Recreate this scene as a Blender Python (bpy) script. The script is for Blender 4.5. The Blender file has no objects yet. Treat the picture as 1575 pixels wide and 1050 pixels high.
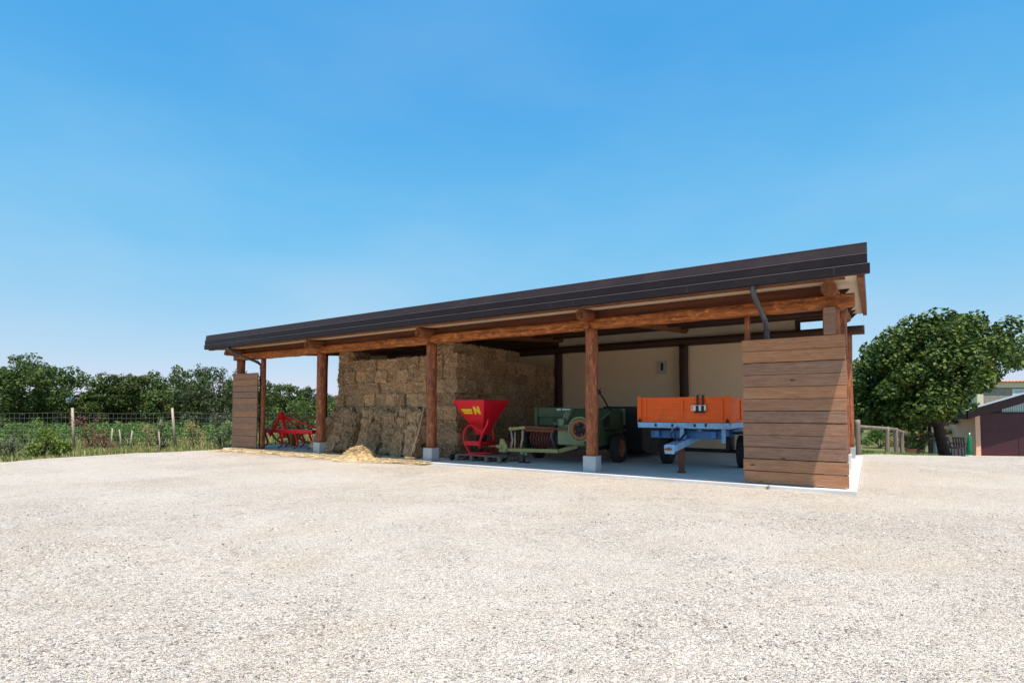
import bpy, bmesh, math, random
import numpy as np
from mathutils import Vector, Matrix, noise
R = math.radians
random.seed(7)
sc = bpy.context.scene
col = sc.collection

# ------------------------------------------------------------------ camera, sky, sun, exposure
PITCH = 2.3
F = 840.0
cam = bpy.data.cameras.new('camera'); camo = bpy.data.objects.new('camera', cam); col.objects.link(camo)
cam.sensor_width = 36; cam.lens = 36 * F / 1575
cam.shift_y = (106 - F * math.tan(R(PITCH))) / 1575
cam.clip_start = .05; cam.clip_end = 8000
camo.location = (0, 0, 1.45); camo.rotation_euler = (R(90 + PITCH), 0, 0)
sc.camera = camo

TOSUN = Vector((.084, -.336, 1)).normalized()
SUN_EL = math.asin(TOSUN.z); SUN_AZ = math.atan2(TOSUN.x, TOSUN.y)
w = bpy.data.worlds.new('World'); sc.world = w; w.use_nodes = True
nt = w.node_tree; nt.nodes.clear()
wo = nt.nodes.new('ShaderNodeOutputWorld'); bg = nt.nodes.new('ShaderNodeBackground')
sky = nt.nodes.new('ShaderNodeTexSky'); sky.sky_type = 'NISHITA'; sky.sun_disc = False
sky.sun_elevation = SUN_EL; sky.sun_rotation = SUN_AZ; sky.altitude = 100
sky.air_density = 1.0; sky.dust_density = .6; sky.ozone_density = 1.5
# tone of the sky: per-channel contrast of the physical sky, deep azure overhead to pale near the horizon
sep = nt.nodes.new('ShaderNodeSeparateColor'); cmb = nt.nodes.new('ShaderNodeCombineColor')
nt.links.new(sky.outputs[0], sep.inputs[0])
for i_, (g_, k_) in enumerate(((.97, .66), (.41, 2.17), (.13, 4.5))):
    pw = nt.nodes.new('ShaderNodeMath'); pw.operation = 'POWER'; pw.inputs[1].default_value = g_
    ml = nt.nodes.new('ShaderNodeMath'); ml.operation = 'MULTIPLY'; ml.inputs[1].default_value = k_
    nt.links.new(sep.outputs[i_], pw.inputs[0]); nt.links.new(pw.outputs[0], ml.inputs[0]); nt.links.new(ml.outputs[0], cmb.inputs[i_])
# thin high haze, uneven
tc = nt.nodes.new('ShaderNodeTexCoord'); mp = nt.nodes.new('ShaderNodeMapping'); mp.inputs['Scale'].default_value = (1.2, 1.2, 3.2)
nz = nt.nodes.new('ShaderNodeTexNoise'); nz.inputs['Scale'].default_value = 1.6; nz.inputs['Detail'].default_value = 4; nz.inputs['Roughness'].default_value = .5
rm = nt.nodes.new('ShaderNodeMapRange'); rm.inputs['From Min'].default_value = .42; rm.inputs['From Max'].default_value = .8
rm.inputs['To Min'].default_value = 0; rm.inputs['To Max'].default_value = .55
mx = nt.nodes.new('ShaderNodeMix'); mx.data_type = 'RGBA'; mx.inputs[7].default_value = (3.6, 4.6, 5.5, 1)
nt.links.new(tc.outputs['Generated'], mp.inputs[0]); nt.links.new(mp.outputs[0], nz.inputs['Vector'])
nt.links.new(nz.outputs['Fac'], rm.inputs['Value'])
# a little deeper overhead, paler low down
sz = nt.nodes.new('ShaderNodeSeparateXYZ'); nt.links.new(tc.outputs['Generated'], sz.inputs[0])
gr = nt.nodes.new('ShaderNodeValToRGB'); gr.color_ramp.interpolation = 'EASE'
for k_, (p_, c_) in enumerate(((0, (1.22, 1.0, .98)), (.10, (1.16, 1.0, .98)), (.30, (1.02, 1.02, 1.0)), (.58, (.67, .87, .955)))):
    e_ = gr.color_ramp.elements[k_] if k_ < 2 else gr.color_ramp.elements.new(p_)
    e_.position = p_; e_.color = (*c_, 1)
nt.links.new(sz.outputs[2], gr.inputs[0])
mg = nt.nodes.new('ShaderNodeMix'); mg.data_type = 'RGBA'; mg.blend_type = 'MULTIPLY'; mg.inputs[0].default_value = 1
nt.links.new(cmb.outputs[0], mg.inputs[6]); nt.links.new(gr.outputs[0], mg.inputs[7])
nt.links.new(mg.outputs[2], mx.inputs[6])
lowm = nt.nodes.new('ShaderNodeMapRange'); lowm.inputs[1].default_value = 0; lowm.inputs[2].default_value = .45; lowm.inputs[3].default_value = 1; lowm.inputs[4].default_value = .25
nt.links.new(sz.outputs[2], lowm.inputs[0])
hm = nt.nodes.new('ShaderNodeMath'); hm.operation = 'MULTIPLY'; nt.links.new(rm.outputs[0], hm.inputs[0]); nt.links.new(lowm.outputs[0], hm.inputs[1])
nt.links.new(hm.outputs[0], mx.inputs[0]); nt.links.new(mx.outputs[2], bg.inputs['Color'])
bg.inputs['Strength'].default_value = .13
nt.links.new(bg.outputs[0], wo.inputs[0])
sl = bpy.data.lights.new('sun', 'SUN'); sl.energy = 5.0; sl.angle = R(.5); sl.color = (1, .885, .785)
so = bpy.data.objects.new('sun', sl); col.objects.link(so); so.location = (3, -12, 40)
so.rotation_euler = TOSUN.to_track_quat('Z', 'Y').to_euler()
sc.view_settings.view_transform = 'Standard'; sc.view_settings.look = 'None'
sc.view_settings.exposure = 0.32; sc.view_settings.gamma = 1
sc.cycles.max_bounces = 8; sc.cycles.diffuse_bounces = 5

# ------------------------------------------------------------------ frames and helpers
EX, EY = .8357, -.5497            # direction along the front of the barn
TH = math.atan2(EY, EX)
GZ = -.07                         # yard level; the barn slab is z = 0
def W(u, D, z=0): return Vector((.5497 * D + .8357 * u, .8357 * D - .5497 * u, z))
def sstep(a, b, x):
    t = min(1, max(0, (x - a) / (b - a))); return t * t * (3 - 2 * t)
def gh(x, y):
    """height of the terrain"""
    d = min(max(0, y - 17.5), 11.5)
    return GZ - .079 * d * sstep(12.0, 17.5, x) + .5 * sstep(30, 60, y) * sstep(4, -20, x) * .6

class MB:
    def __init__(s): s.v = []; s.f = []; s.s = []
    def add(s, vs, fs, smooth=False):
        n = len(s.v); s.v.extend([tuple(p) for p in vs])
        for q in fs: s.f.append([i + n for i in q]); s.s.append(smooth)
        return s
    def box(s, x0, x1, y0, y1, z0, z1, M=None):
        vs = [Vector((x, y, z)) for z in (z0, z1) for y in (y0, y1) for x in (x0, x1)]
        if M is not None: vs = [M @ p for p in vs]
        return s.add(vs, [(0, 2, 3, 1), (4, 5, 7, 6), (0, 1, 5, 4), (2, 6, 7, 3), (0, 4, 6, 2), (1, 3, 7, 5)])
    def obox(s, c, size, rot=(0, 0, 0)):
        from mathutils import Euler
        M = Matrix.Translation(Vector(c)) @ Euler(rot).to_matrix().to_4x4()
        a, b, d = size[0] / 2, size[1] / 2, size[2] / 2
        return s.box(-a, a, -b, b, -d, d, M)
    def bar(s, p0, p1, wd, ht, up=(0, 0, 1)):
        p0, p1 = Vector(p0), Vector(p1); t = (p1 - p0).normalized()
        upv = Vector(up)
        if abs(t.dot(upv)) > .95: upv = Vector((0, 1, 0))
        a = t.cross(upv).normalized(); b = a.cross(t)
        vs = [p + a * (i * wd / 2) + b * (j * ht / 2) for p in (p0, p1) for i, j in ((-1, -1), (1, -1), (1, 1), (-1, 1))]
        return s.add(vs, [(3, 2, 1, 0), (4, 5, 6, 7), (0, 1, 5, 4), (1, 2, 6, 5), (2, 3, 7, 6), (3, 0, 4, 7)])
    def tube(s, pts, r, n=10, cap=True, shape=None):
        pts = [Vector(p) for p in pts]; m = len(pts)
        rs = r if isinstance(r, (list, tuple)) else [r] * m
        vs = []; prev = None
        for i, p in enumerate(pts):
            t = (pts[min(i + 1, m - 1)] - pts[max(i - 1, 0)]).normalized()
            if prev is None:
                a = t.cross(Vector((0, 0, 1))).normalized() if abs(t.z) < .9 else t.cross(Vector((0, 1, 0))).normalized()
            else: a = (prev - t * prev.dot(t)).normalized()
            prev = a; b = t.cross(a)
            for k in range(n):
                an = 2 * math.pi * k / n
                rr = rs[i] * (shape(i, an, p) if shape else 1)
                vs.append(p + a * math.cos(an) * rr + b * math.sin(an) * rr)
        fs = [(i * n + k, i * n + (k + 1) % n, (i + 1) * n + (k + 1) % n, (i + 1) * n + k) for i in range(m - 1) for k in range(n)]
        s.add(vs, fs, True)
        if cap:
            k0 = len(s.v) - len(vs)
            s.f.append([k0 + k for k in reversed(range(n))]); s.s.append(False)
            s.f.append([k0 + (m - 1) * n + k for k in range(n)]); s.s.append(False)
        return s
    def cyl(s, p0, p1, r, n=20): return s.tube([p0, p1], r, n)
    def lathe(s, c, axis, prof, n=28):
        c = Vector(c); ax = Vector(axis).normalized(); a = ax.orthogonal().normalized(); b = ax.cross(a); m = len(prof)
        vs = [c + ax * h + (a * math.cos(2 * math.pi * k / n) + b * math.sin(2 * math.pi * k / n)) * r for (r, h) in prof for k in range(n)]
        fs = [(i * n + k, i * n + (k + 1) % n, (i + 1) * n + (k + 1) % n, (i + 1) * n + k) for i in range(m - 1) for k in range(n)]
        return s.add(vs, fs, True)
    def torus(s, c, axis, Rr, r, n=36, m=8):
        return s.lathe(c, axis, [(Rr + r * math.cos(2 * math.pi * j / m), r * math.sin(2 * math.pi * j / m)) for j in range(m + 1)], n)
    def prism(s, poly, M, d):
        n = len(poly)
        vs = [M @ Vector((x, y, 0)) for x, y in poly] + [M @ Vector((x, y, d)) for x, y in poly]
        return s.add(vs, [list(reversed(range(n))), [n + i for i in range(n)]] + [(i, (i + 1) % n, n + (i + 1) % n, n + i) for i in range(n)])
    def log(s, p0, p1, r, sq=.25, amp=.05, n=16, seed=0, segs=None):
        """a hewn, slightly wavy timber"""
        p0, p1 = Vector(p0), Vector(p1); L = (p1 - p0).length; segs = segs or max(4, int(L / .16))
        t = (p1 - p0).normalized(); a = t.orthogonal().normalized(); b = t.cross(a)
        pts = []
        for i in range(segs + 1):
            k = i / segs
            pts.append(p0.lerp(p1, k) + a * noise.noise((k * L * .7, seed, 3)) * r * .12 + b * noise.noise((k * L * .7, seed, 9)) * r * .12)
        def sh(i, an, p):
            pw = 10 if sq > .8 else 4; se = (abs(math.cos(an)) ** pw + abs(math.sin(an)) ** pw) ** (-1 / pw)
            return (1 - sq) + sq * se + amp * noise.noise((math.cos(an) * 1.6, math.sin(an) * 1.6 + seed, i * .45)) + amp * .6 * noise.noise((math.cos(an) * 4, math.sin(an) * 4 + seed, i * .2 + 7))
        return s.tube(pts, r, n, True, sh)
    def build(s, name, m, parent=None, off=(0, 0, 0), bev=0, loc=None, label=None):
        me = bpy.data.meshes.new(name)
        o3 = Vector(off)
        me.from_pydata([tuple(Vector(p) + o3) for p in s.v], [], s.f)
        me.polygons.foreach_set('use_smooth', s.s)
        me.validate(); me.update()
        o = bpy.data.objects.new(name, me); col.objects.link(o)
        me.materials.append(m)
        if parent: o.parent = parent
        if loc is not None: o.location = loc
        if bev:
            b = o.modifiers.new('bevel', 'BEVEL'); b.width = bev; b.segments = 2; b.limit_method = 'ANGLE'; b.angle_limit = R(38)
        if label: o['label'] = label
        return o

def npmesh(name, v, f, m, parent=None, loc=None, smooth=False):
    me = bpy.data.meshes.new(name); me.from_pydata(np.asarray(v, dtype=np.float32), [], np.asarray(f, dtype=np.int32))
    if smooth: me.polygons.foreach_set('use_smooth', np.ones(len(f), dtype=bool))
    me.update()
    o = bpy.data.objects.new(name, me); col.objects.link(o); me.materials.append(m)
    if parent: o.parent = parent
    if loc is not None: o.location = loc
    return o
def tag(o, label=None, cat=None, group=None, kind=None):
    if label: o['label'] = label
    if cat: o['category'] = cat
    if group: o['group'] = group
    if kind: o['kind'] = kind
    return o
def thing(name, label, cat, loc, rz=0, group=None):
    o = bpy.data.objects.new(name, None); col.objects.link(o); o.location = loc; o.rotation_euler = (0, 0, rz)
    o.empty_display_size = .2
    return tag(o, label, cat, group)
def kids(o): return [x for x in col.objects if x.parent == o]
def copy_tree(o, parent=None):
    c = o.copy(); col.objects.link(c)
    if parent: c.parent = parent
    for ch in kids(o): copy_tree(ch, c)
    return c

# ------------------------------------------------------------------ materials
def nodes(name):
    m = bpy.data.materials.new(name); m.use_nodes = True; t = m.node_tree
    b = t.nodes['Principled BSDF']; b.inputs['Specular IOR Level'].default_value = .35
    return m, t, b
def N(t, ty, **kw):
    n = t.nodes.new(ty)
    for k, v in kw.items():
        if k in n.inputs.keys(): n.inputs[k].default_value = v
        else: setattr(n, k, v)
    return n
def ramp(t, src, stops, interp='LINEAR'):
    r = t.nodes.new('ShaderNodeValToRGB'); cr = r.color_ramp; cr.interpolation = interp
    while len(cr.elements) < len(stops): cr.elements.new(.5)
    for e, (p, c) in zip(cr.elements, stops): e.position = p; e.color = (*c, 1)
    t.links.new(src, r.inputs[0]); return r.outputs[0]
def mixc(t, fac, a, b, blend='MIX'):
    n = t.nodes.new('ShaderNodeMix'); n.data_type = 'RGBA'; n.blend_type = blend
    for i, x in ((0, fac), (6, a), (7, b)):
        if hasattr(x, 'is_output'): t.links.new(x, n.inputs[i])
        else: n.inputs[i].default_value = x if i == 0 else (*x, 1)
    return n.outputs[2]
def coord(t, scale=(1, 1, 1), kind='Object'):
    c = t.nodes.new('ShaderNodeTexCoord'); m = t.nodes.new('ShaderNodeMapping'); m.inputs['Scale'].default_value = scale
    t.links.new(c.outputs[kind], m.inputs[0]); return m.outputs[0]
def noi(t, vec, scale, detail=4, rough=.55, dist=0):
    n = t.nodes.new('ShaderNodeTexNoise'); n.inputs['Scale'].default_value = scale; n.inputs['Detail'].default_value = detail
    n.inputs['Roughness'].default_value = rough; n.inputs['Distortion'].default_value = dist
    t.links.new(vec, n.inputs['Vector']); return n.outputs['Fac']
def bump(t, b, h, strength=.4, dist=.01, prev=None):
    n = t.nodes.new('ShaderNodeBump'); n.inputs['Strength'].default_value = strength; n.inputs['Distance'].default_value = dist
    t.links.new(h, n.inputs['Height'])
    if prev: t.links.new(prev, n.inputs['Normal'])
    t.links.new(n.outputs[0], b.inputs['Normal']); return n.outputs[0]
def rng(t, src, a, b, c, d):
    n = t.nodes.new('ShaderNodeMapRange'); n.inputs[1].default_value = a; n.inputs[2].default_value = b; n.inputs[3].default_value = c; n.inputs[4].default_value = d
    t.links.new(src, n.inputs[0]); return n.outputs[0]

def mat_paint(name, c, dirt=(.10, .07, .05), rough=.42, amt=.5, metal=0, scale=5, chips=0.0):
    m, t, b = nodes(name); v = coord(t)
    n1 = noi(t, v, scale, 6, .65); n2 = noi(t, v, scale * 6, 5, .7)
    c2 = tuple(min(1, x * 1.15) for x in c); c1 = tuple(x * .78 for x in c)
    base = mixc(t, n2, c1, c2)
    base = mixc(t, rng(t, n1, .52, .78, 0, amt), base, dirt)
    if chips: base = mixc(t, rng(t, noi(t, v, scale * 9, 3, .5), .68 - chips * .1, .70 - chips * .1, 0, 1), base, (.12, .055, .03))
    t.links.new(base, b.inputs['Base Color']); t.links.new(rng(t, n1, .3, .8, rough - .08, rough + .25), b.inputs['Roughness'])
    b.inputs['Metallic'].default_value = metal
    bump(t, b, n2, .12, .003); return m
def mat_wood(name, c0, c1, c2, axis='Z', scale=1, island=False, gloss=.6, blotch=False):
    """streaked timber, grain along the axis; optional colour jump per board"""
    m, t, b = nodes(name)
    s = {'X': (.5, 9, 9), 'Y': (9, .5, 9), 'Z': (9, 9, .5)}[axis]
    v = coord(t, tuple(x * scale for x in s)); v2 = coord(t, tuple(x * .3 for x in s))
    g = noi(t, v, 2.2, 7, .65, .6); g2 = noi(t, v, 7, 5, .7); big = noi(t, v2, 1.7, 3, .5)
    base = ramp(t, g, [(.28, c0), (.5, c1), (.72, c2)])
    base = mixc(t, rng(t, big, .35, .7, 0, .55), base, c0)
    if island:
        at = t.nodes.new('ShaderNodeAttribute'); at.attribute_name = 'tint'
        tint = ramp(t, at.outputs['Fac'], island, 'LINEAR')
        base = mixc(t, .58, base, tint)
        base = mixc(t, rng(t, g2, .38, .66, .0, .55), base, c0)
        fl = noi(t, coord(t, (2.2, 12, 5)), 2.5, 6, .7)
        base = mixc(t, rng(t, fl, .5, .75, .0, .5), base, (.40, .29, .21))
        base = mixc(t, rng(t, noi(t, coord(t, (1.2, 12, 9)), 3.5, 6, .75), .55, .75, .0, .6), base, (.085, .045, .028))
        kn = N(t, 'ShaderNodeTexVoronoi'); kn.inputs['Scale'].default_value = 1.0
        t.links.new(coord(t, (1.7, 1.7, 4.5)), kn.inputs['Vector'])
        base = mixc(t, rng(t, kn.outputs['Distance'], .06, .11, .8, 0), base, (.05, .025, .015))
    if blotch:
        bl_ = noi(t, coord(t, {'X': (2.5, 7, 7), 'Y': (7, 2.5, 7), 'Z': (7, 7, 2.5)}[axis]), 2.2, 6, .72, .4)
        base = mixc(t, rng(t, bl_, .52, .70, 0, .7), base, tuple(min(1, x * 1.5) for x in c2))
        base = mixc(t, rng(t, bl_, .46, .32, 0, .75), base, tuple(x * .6 for x in c0))
    t.links.new(base, b.inputs['Base Color']); b.inputs['Roughness'].default_value = gloss
    p = bump(t, b, g, .5, .012); bump(t, b, g2, .35, .005, p); return m
def mat_leaf(name, dark, mid, light, trans=.3, rough=.5):
    m, t, b = nodes(name); geo = t.nodes.new('ShaderNodeNewGeometry')
    c = ramp(t, geo.outputs['Random Per Island'], [(0, dark), (.55, mid), (1, light)])
    oi = t.nodes.new('ShaderNodeObjectInfo')
    hs = t.nodes.new('ShaderNodeHueSaturation'); t.links.new(c, hs.inputs['Color'])
    t.links.new(rng(t, oi.outputs['Random'], 0, 1, .8, 1.2), hs.inputs['Value'])
    t.links.new(rng(t, oi.outputs['Random'], 0, 1, .485, .51), hs.inputs['Hue'])
    b.inputs['Roughness'].default_value = rough; t.links.new(hs.outputs[0], b.inputs['Base Color'])
    tr = t.nodes.new('ShaderNodeBsdfTranslucent'); ms = t.nodes.new('ShaderNodeMixShader'); ms.inputs[0].default_value = trans
    t.links.new(hs.outputs[0], tr.inputs['Color']); t.links.new(b.outputs[0], ms.inputs[1]); t.links.new(tr.outputs[0], ms.inputs[2])
    t.links.new(ms.outputs[0], t.nodes['Material Output'].inputs[0]); return m
def mat_island(name, stops, rough=.8):
    m, t, b = nodes(name); geo = t.nodes.new('ShaderNodeNewGeometry')
    t.links.new(ramp(t, geo.outputs['Random Per Island'], stops), b.inputs['Base Color']); b.inputs['Roughness'].default_value = rough; return m
def mat_rough(name, c0, c1, scale=3, rough=.85, bs=.3, bd=.01, fine=40):
    m, t, b = nodes(name); v = coord(t); n1 = noi(t, v, scale, 6, .6); n2 = noi(t, v, fine, 4, .6)
    c = mixc(t, rng(t, n1, .3, .7, 0, 1), c0, c1)
    c = mixc(t, rng(t, n2, .3, .7, 0, .25), c, tuple(x * .6 for x in c0))
    t.links.new(c, b.inputs['Base Color']); b.inputs['Roughness'].default_value = rough
    bump(t, b, n2, bs, bd); return m

def mat_gravel():
    m, t, b = nodes('gravel'); v = coord(t)
    def vor(scale):
        n = N(t, 'ShaderNodeTexVoronoi'); n.inputs['Scale'].default_value = scale; t.links.new(v, n.inputs['Vector'])
        sp = t.nodes.new('ShaderNodeSeparateColor'); t.links.new(n.outputs['Color'], sp.inputs[0]); return n.outputs['Distance'], sp.outputs[0], sp.outputs[1]
    d1, r1, g1 = vor(46); d2, r2, g2 = vor(105)
    st = [(0, (.13, .11, .095)), (.07, (.26, .22, .19)), (.13, (.47, .41, .355)), (.4, (.62, .545, .47)), (.65, (.74, .675, .59)), (.85, (.67, .55, .42)), (1, (.90, .84, .76))]
    c1 = ramp(t, r1, st); c2 = ramp(t, r2, st)
    dust = mixc(t, noi(t, v, 3, 5, .6), (.66, .575, .485), (.77, .69, .60))
    pat = noi(t, v, .5, 7, .7, .6); pat2 = noi(t, v, 1.7, 5, .65); pat3 = noi(t, coord(t, (1, 1, 1)), 9, 4, .6)
    stones = mixc(t, rng(t, g1, .45, .46, 0, 1), c2, c1)
    dusty = rng(t, pat, .43, .57, .04, .88)
    c = mixc(t, dusty, stones, dust)
    c = mixc(t, rng(t, pat3, .56, .74, 0, .6), c, (.25, .215, .18))
    c = mixc(t, rng(t, pat2, .52, .8, 0, .45), c, (.56, .43, .30))
    c = mixc(t, rng(t, noi(t, v, .8, 5, .7), .55, .8, 0, .4), c, (.52, .50, .485))
    b1 = noi(t, coord(t, (1, 1.5, 1)), .17, 5, .6, .8); b2_ = noi(t, coord(t, (1, 1.7, 1)), .33, 6, .66, 1.0)
    c = mixc(t, rng(t, b1, .44, .60, 0, .50), c, (.745, .675, .58))
    c = mixc(t, rng(t, b2_, .52, .66, 0, .50), c, (.63, .52, .39))
    c = mixc(t, 1.0, c, (.955, .955, .94), 'MULTIPLY')
    t.links.new(c, b.inputs['Base Color']); b.inputs['Roughness'].default_value = .9
    # crevices between stones in relief only
    inv = t.nodes.new('ShaderNodeMath'); inv.operation = 'SUBTRACT'; inv.inputs[0].default_value = 1; t.links.new(d1, inv.inputs[1])
    inv2 = t.nodes.new('ShaderNodeMath'); inv2.operation = 'SUBTRACT'; inv2.inputs[0].default_value = 1; t.links.new(d2, inv2.inputs[1])
    p = bump(t, b, inv.outputs[0], .95, .027); p = bump(t, b, inv2.outputs[0], .75, .012, p); bump(t, b, pat2, .5, .08, p)
    return m

M = {}
M['gravel'] = mat_gravel()
M['stone'] = mat_island('gravel_stone', [(0, (.13, .11, .10)), (.2, (.32, .29, .26)), (.5, (.56, .52, .46)), (.8, (.62, .53, .43)), (1, (.82, .79, .74))], .85)
M['field'] = mat_rough('field_soil', (.10, .12, .035), (.20, .18, .07), .5, .95, .6, .05, 9)
M['blade'] = mat_island('grass_blade', [(0, (.07, .13, .02)), (.35, (.16, .23, .045)), (.65, (.32, .31, .11)), (1, (.56, .46, .25))], .7)
M['lawn_blade'] = mat_island('lawn_blade', [(0, (.05, .13, .02)), (.6, (.12, .24, .04)), (1, (.30, .30, .09))], .7)
M['hill'] = mat_rough('hazy_wooded_hill', (.07, .12, .13), (.10, .15, .16), .02, 1, 0, .01, .3)  # blue-green: distance haze is mixed into the hill colour
M['concrete'] = mat_rough('concrete_slab', (.56, .54, .51), (.76, .74, .71), .9, .85, .15, .004, 45)
M['footing'] = mat_rough('concrete_footing', (.40, .43, .47), (.50, .53, .56), 4, .8, .2, .004, 60)
M['footing_white'] = mat_rough('white_footing', (.66, .66, .65), (.76, .76, .74), 4, .8, .2, .004, 60)
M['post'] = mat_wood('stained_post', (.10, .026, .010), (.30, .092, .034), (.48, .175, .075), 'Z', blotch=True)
M['beam'] = mat_wood('stained_beam', (.10, .025, .007), (.34, .098, .020), (.58, .215, .050), 'X', blotch=True)
M['rafter'] = mat_wood('stained_rafter', (.10, .032, .013), (.22, .075, .028), (.32, .12, .05), 'Y')
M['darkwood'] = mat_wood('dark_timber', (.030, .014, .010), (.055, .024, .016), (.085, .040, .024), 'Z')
M['darkbeam'] = mat_wood('dark_timber_beam', (.035, .015, .010), (.07, .028, .016), (.11, .045, .025), 'X')
BOARDS = [(0, (.31, .19, .135)), (.4, (.42, .22, .13)), (.7, (.56, .26, .115)), (1, (.68, .30, .125))]
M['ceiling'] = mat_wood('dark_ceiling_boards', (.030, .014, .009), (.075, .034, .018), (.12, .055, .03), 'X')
M['darkred'] = mat_wood('dark_red_timber', (.05, .014, .006), (.13, .035, .012), (.20, .06, .02), 'X')
M['board'] = mat_wood('weathered_board', (.14, .066, .040), (.38, .19, .112), (.56, .31, .185), 'X', 1, BOARDS, .75)
M['metal'] = mat_paint('brown_sheet_metal', (.022, .015, .017), (.045, .034, .032), .36, .3, .0, 2)
M['metal'].node_tree.nodes['Principled BSDF'].inputs['Specular IOR Level'].default_value = .18
M['metal2'] = mat_paint('lighter_sheet_metal', (.042, .030, .033), (.07, .055, .05), .45, .35, .0, 2)
M['metal2'].node_tree.nodes['Principled BSDF'].inputs['Specular IOR Level'].default_value = .18
M['edge'] = mat_paint('edge_highlight_metal', (.15, .12, .125), (.05, .04, .04), .5, .8, 0, 1.3)  # paler tone, stands in for light caught on the band edges
M['pipe'] = mat_paint('grey_pipe', (.085, .085, .10), (.05, .05, .05), .35, .3)
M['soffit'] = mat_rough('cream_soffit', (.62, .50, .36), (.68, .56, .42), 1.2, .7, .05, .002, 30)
M['wall'] = mat_rough('ochre_plaster', (.92, .67, .43), (.95, .73, .50), .9, .9, .12, .004, 40)
def mat_straw():
    m, t, b = nodes('baled_straw'); v = coord(t, (3, 14, 14)); n1 = noi(t, v, 3, 7, .75, .5); n2 = noi(t, coord(t), 11, 6, .7)
    geo = t.nodes.new('ShaderNodeObjectInfo')
    c = ramp(t, n1, [(.34, (.13, .066, .030)), (.5, (.46, .275, .14)), (.64, (.88, .62, .37))])
    c = mixc(t, rng(t, n2, .4, .7, 0, .6), c, (.20, .115, .055))
    hs = t.nodes.new('ShaderNodeHueSaturation'); t.links.new(c, hs.inputs['Color'])
    t.links.new(rng(t, geo.outputs['Random'], 0, 1, .62, 1.3), hs.inputs['Value'])
    t.links.new(hs.outputs[0], b.inputs['Base Color']); b.inputs['Roughness'].default_value = .85
    p = bump(t, b, n1, .9, .03); bump(t, b, n2, .8, .03, p); return m
M['straw'] = mat_straw()
M['strand'] = mat_island('straw_strand', [(0, (.22, .12, .055)), (.5, (.60, .39, .21)), (1, (.95, .72, .46))], .7)
M['loose'] = mat_island('loose_straw', [(0, (.52, .38, .18)), (.5, (.70, .54, .29)), (1, (.86, .75, .50))], .7)
M['red'] = mat_paint('red_enamel', (.97, .022, .025), (.30, .02, .02), .34, .25)
M['crimson'] = mat_paint('spreader_red', (.68, .008, .020), (.28, .012, .02), .36, .2)
M['yellow'] = mat_paint('yellow_paint', (.80, .55, .02), (.4, .2, .03), .4, .3)
M['ochre'] = mat_paint('worn_yellow_paint', (.55, .28, .03), (.20, .09, .03), .5, .6, 0, 8)
M['ochre2'] = mat_paint('rusty_olive_paint', (.55, .36, .10), (.25, .13, .05), .6, .6, 0, 8)
M['green'] = mat_paint('green_machine_paint', (.078, .125, .062), (.075, .055, .032), .6, .8, 0, 4)
M['palegreen'] = mat_paint('faded_green_paint', (.20, .26, .14), (.20, .17, .09), .55, .5, 0, 5)
M['olive'] = mat_paint('yellow_green_paint', (.38, .32, .13), (.19, .15, .07), .55, .5, 0, 9, .6)
M['orange'] = mat_paint('orange_paint', (.90, .125, .010), (.42, .07, .02), .5, .5, 0, 3, -.25)
M['blue'] = mat_paint('worn_blue_paint', (.27, .52, .80), (.16, .13, .12), .5, .6, 0, 5, .6)
M['deepblue'] = mat_paint('deep_blue_paint', (.055, .20, .46), (.10, .09, .08), .5, .5, 0, 5, .5)
M['rust'] = mat_paint('rusty_steel', (.17, .065, .035), (.08, .035, .02), .8, .6, 0, 9)
M['rustring'] = mat_paint('rusty_orange_rim', (.34, .13, .055), (.14, .06, .03), .7, .5, 0, 8)
M['rustpink'] = mat_paint('faded_rusty_red', (.28, .085, .065), (.10, .05, .04), .7, .5, 0, 9)
M['black'] = mat_paint('black_steel', (.018, .018, .02), (.04, .03, .025), .5, .4)
M['rubber'] = mat_rough('tyre_rubber', (.022, .022, .022), (.05, .045, .04), 3, .85, .3, .004, 30)
M['pallet'] = mat_wood('grey_pallet_wood', (.13, .09, .065), (.26, .19, .14), (.38, .30, .23), 'X')
M['fence'] = mat_wood('grey_fence_wood', (.24, .185, .14), (.46, .37, .29), (.62, .53, .43), 'Z')
M['railwood'] = mat_wood('weathered_rail_wood', (.12, .09, .07), (.24, .19, .15), (.36, .30, .24), 'Z')
M['handle'] = mat_wood('pale_handle', (.42, .28, .16), (.55, .38, .22), (.64, .47, .30), 'Z')
M['bark'] = mat_rough('bark', (.035, .024, .016), (.09, .065, .045), 5, .95, .8, .03, 22)
M['wire'] = mat_paint('galvanised_wire', (.30, .30, .29), (.2, .17, .13), .5, .3)
M['white'] = mat_paint('white_plastic', (.78, .78, .76), (.5, .5, .45), .4, .2)
M['amber'] = mat_paint('amber_lens', (.75, .30, .04), (.5, .2, .03), .3, .2)
M['lightgrey'] = mat_paint('grey_plastic', (.50, .49, .45), (.3, .3, .28), .5, .2)
M['roofgrey'] = mat_paint('grey_roof_sheet', (.30, .31, .32), (.2, .2, .2), .6, .4)
M['maroon'] = mat_paint('maroon_door', (.062, .020, .030), (.04, .016, .022), .5, .3, 0, 2)
M['bluegrey'] = mat_paint('pale_blue_sheet', (.40, .56, .60), (.3, .4, .42), .45, .3)
M['peach'] = mat_rough('peach_plaster', (.74, .47, .33), (.80, .54, .40), 1, .9, .1, .004, 40)
M['cream'] = mat_rough('cream_plaster', (.70, .62, .42), (.75, .68, .50), 1, .9, .1, .004, 40)
M['masonry'] = mat_rough('grey_masonry', (.22, .20, .17), (.40, .37, .32), 5, .9, .5, .02, 12)
M['tile'] = mat_rough('clay_tile', (.45, .22, .13), (.62, .40, .28), 3, .85, .2, .01, 20)
M['parasol'] = mat_paint('green_fabric', (.008, .22, .09), (.01, .12, .05), .8, .3)
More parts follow.
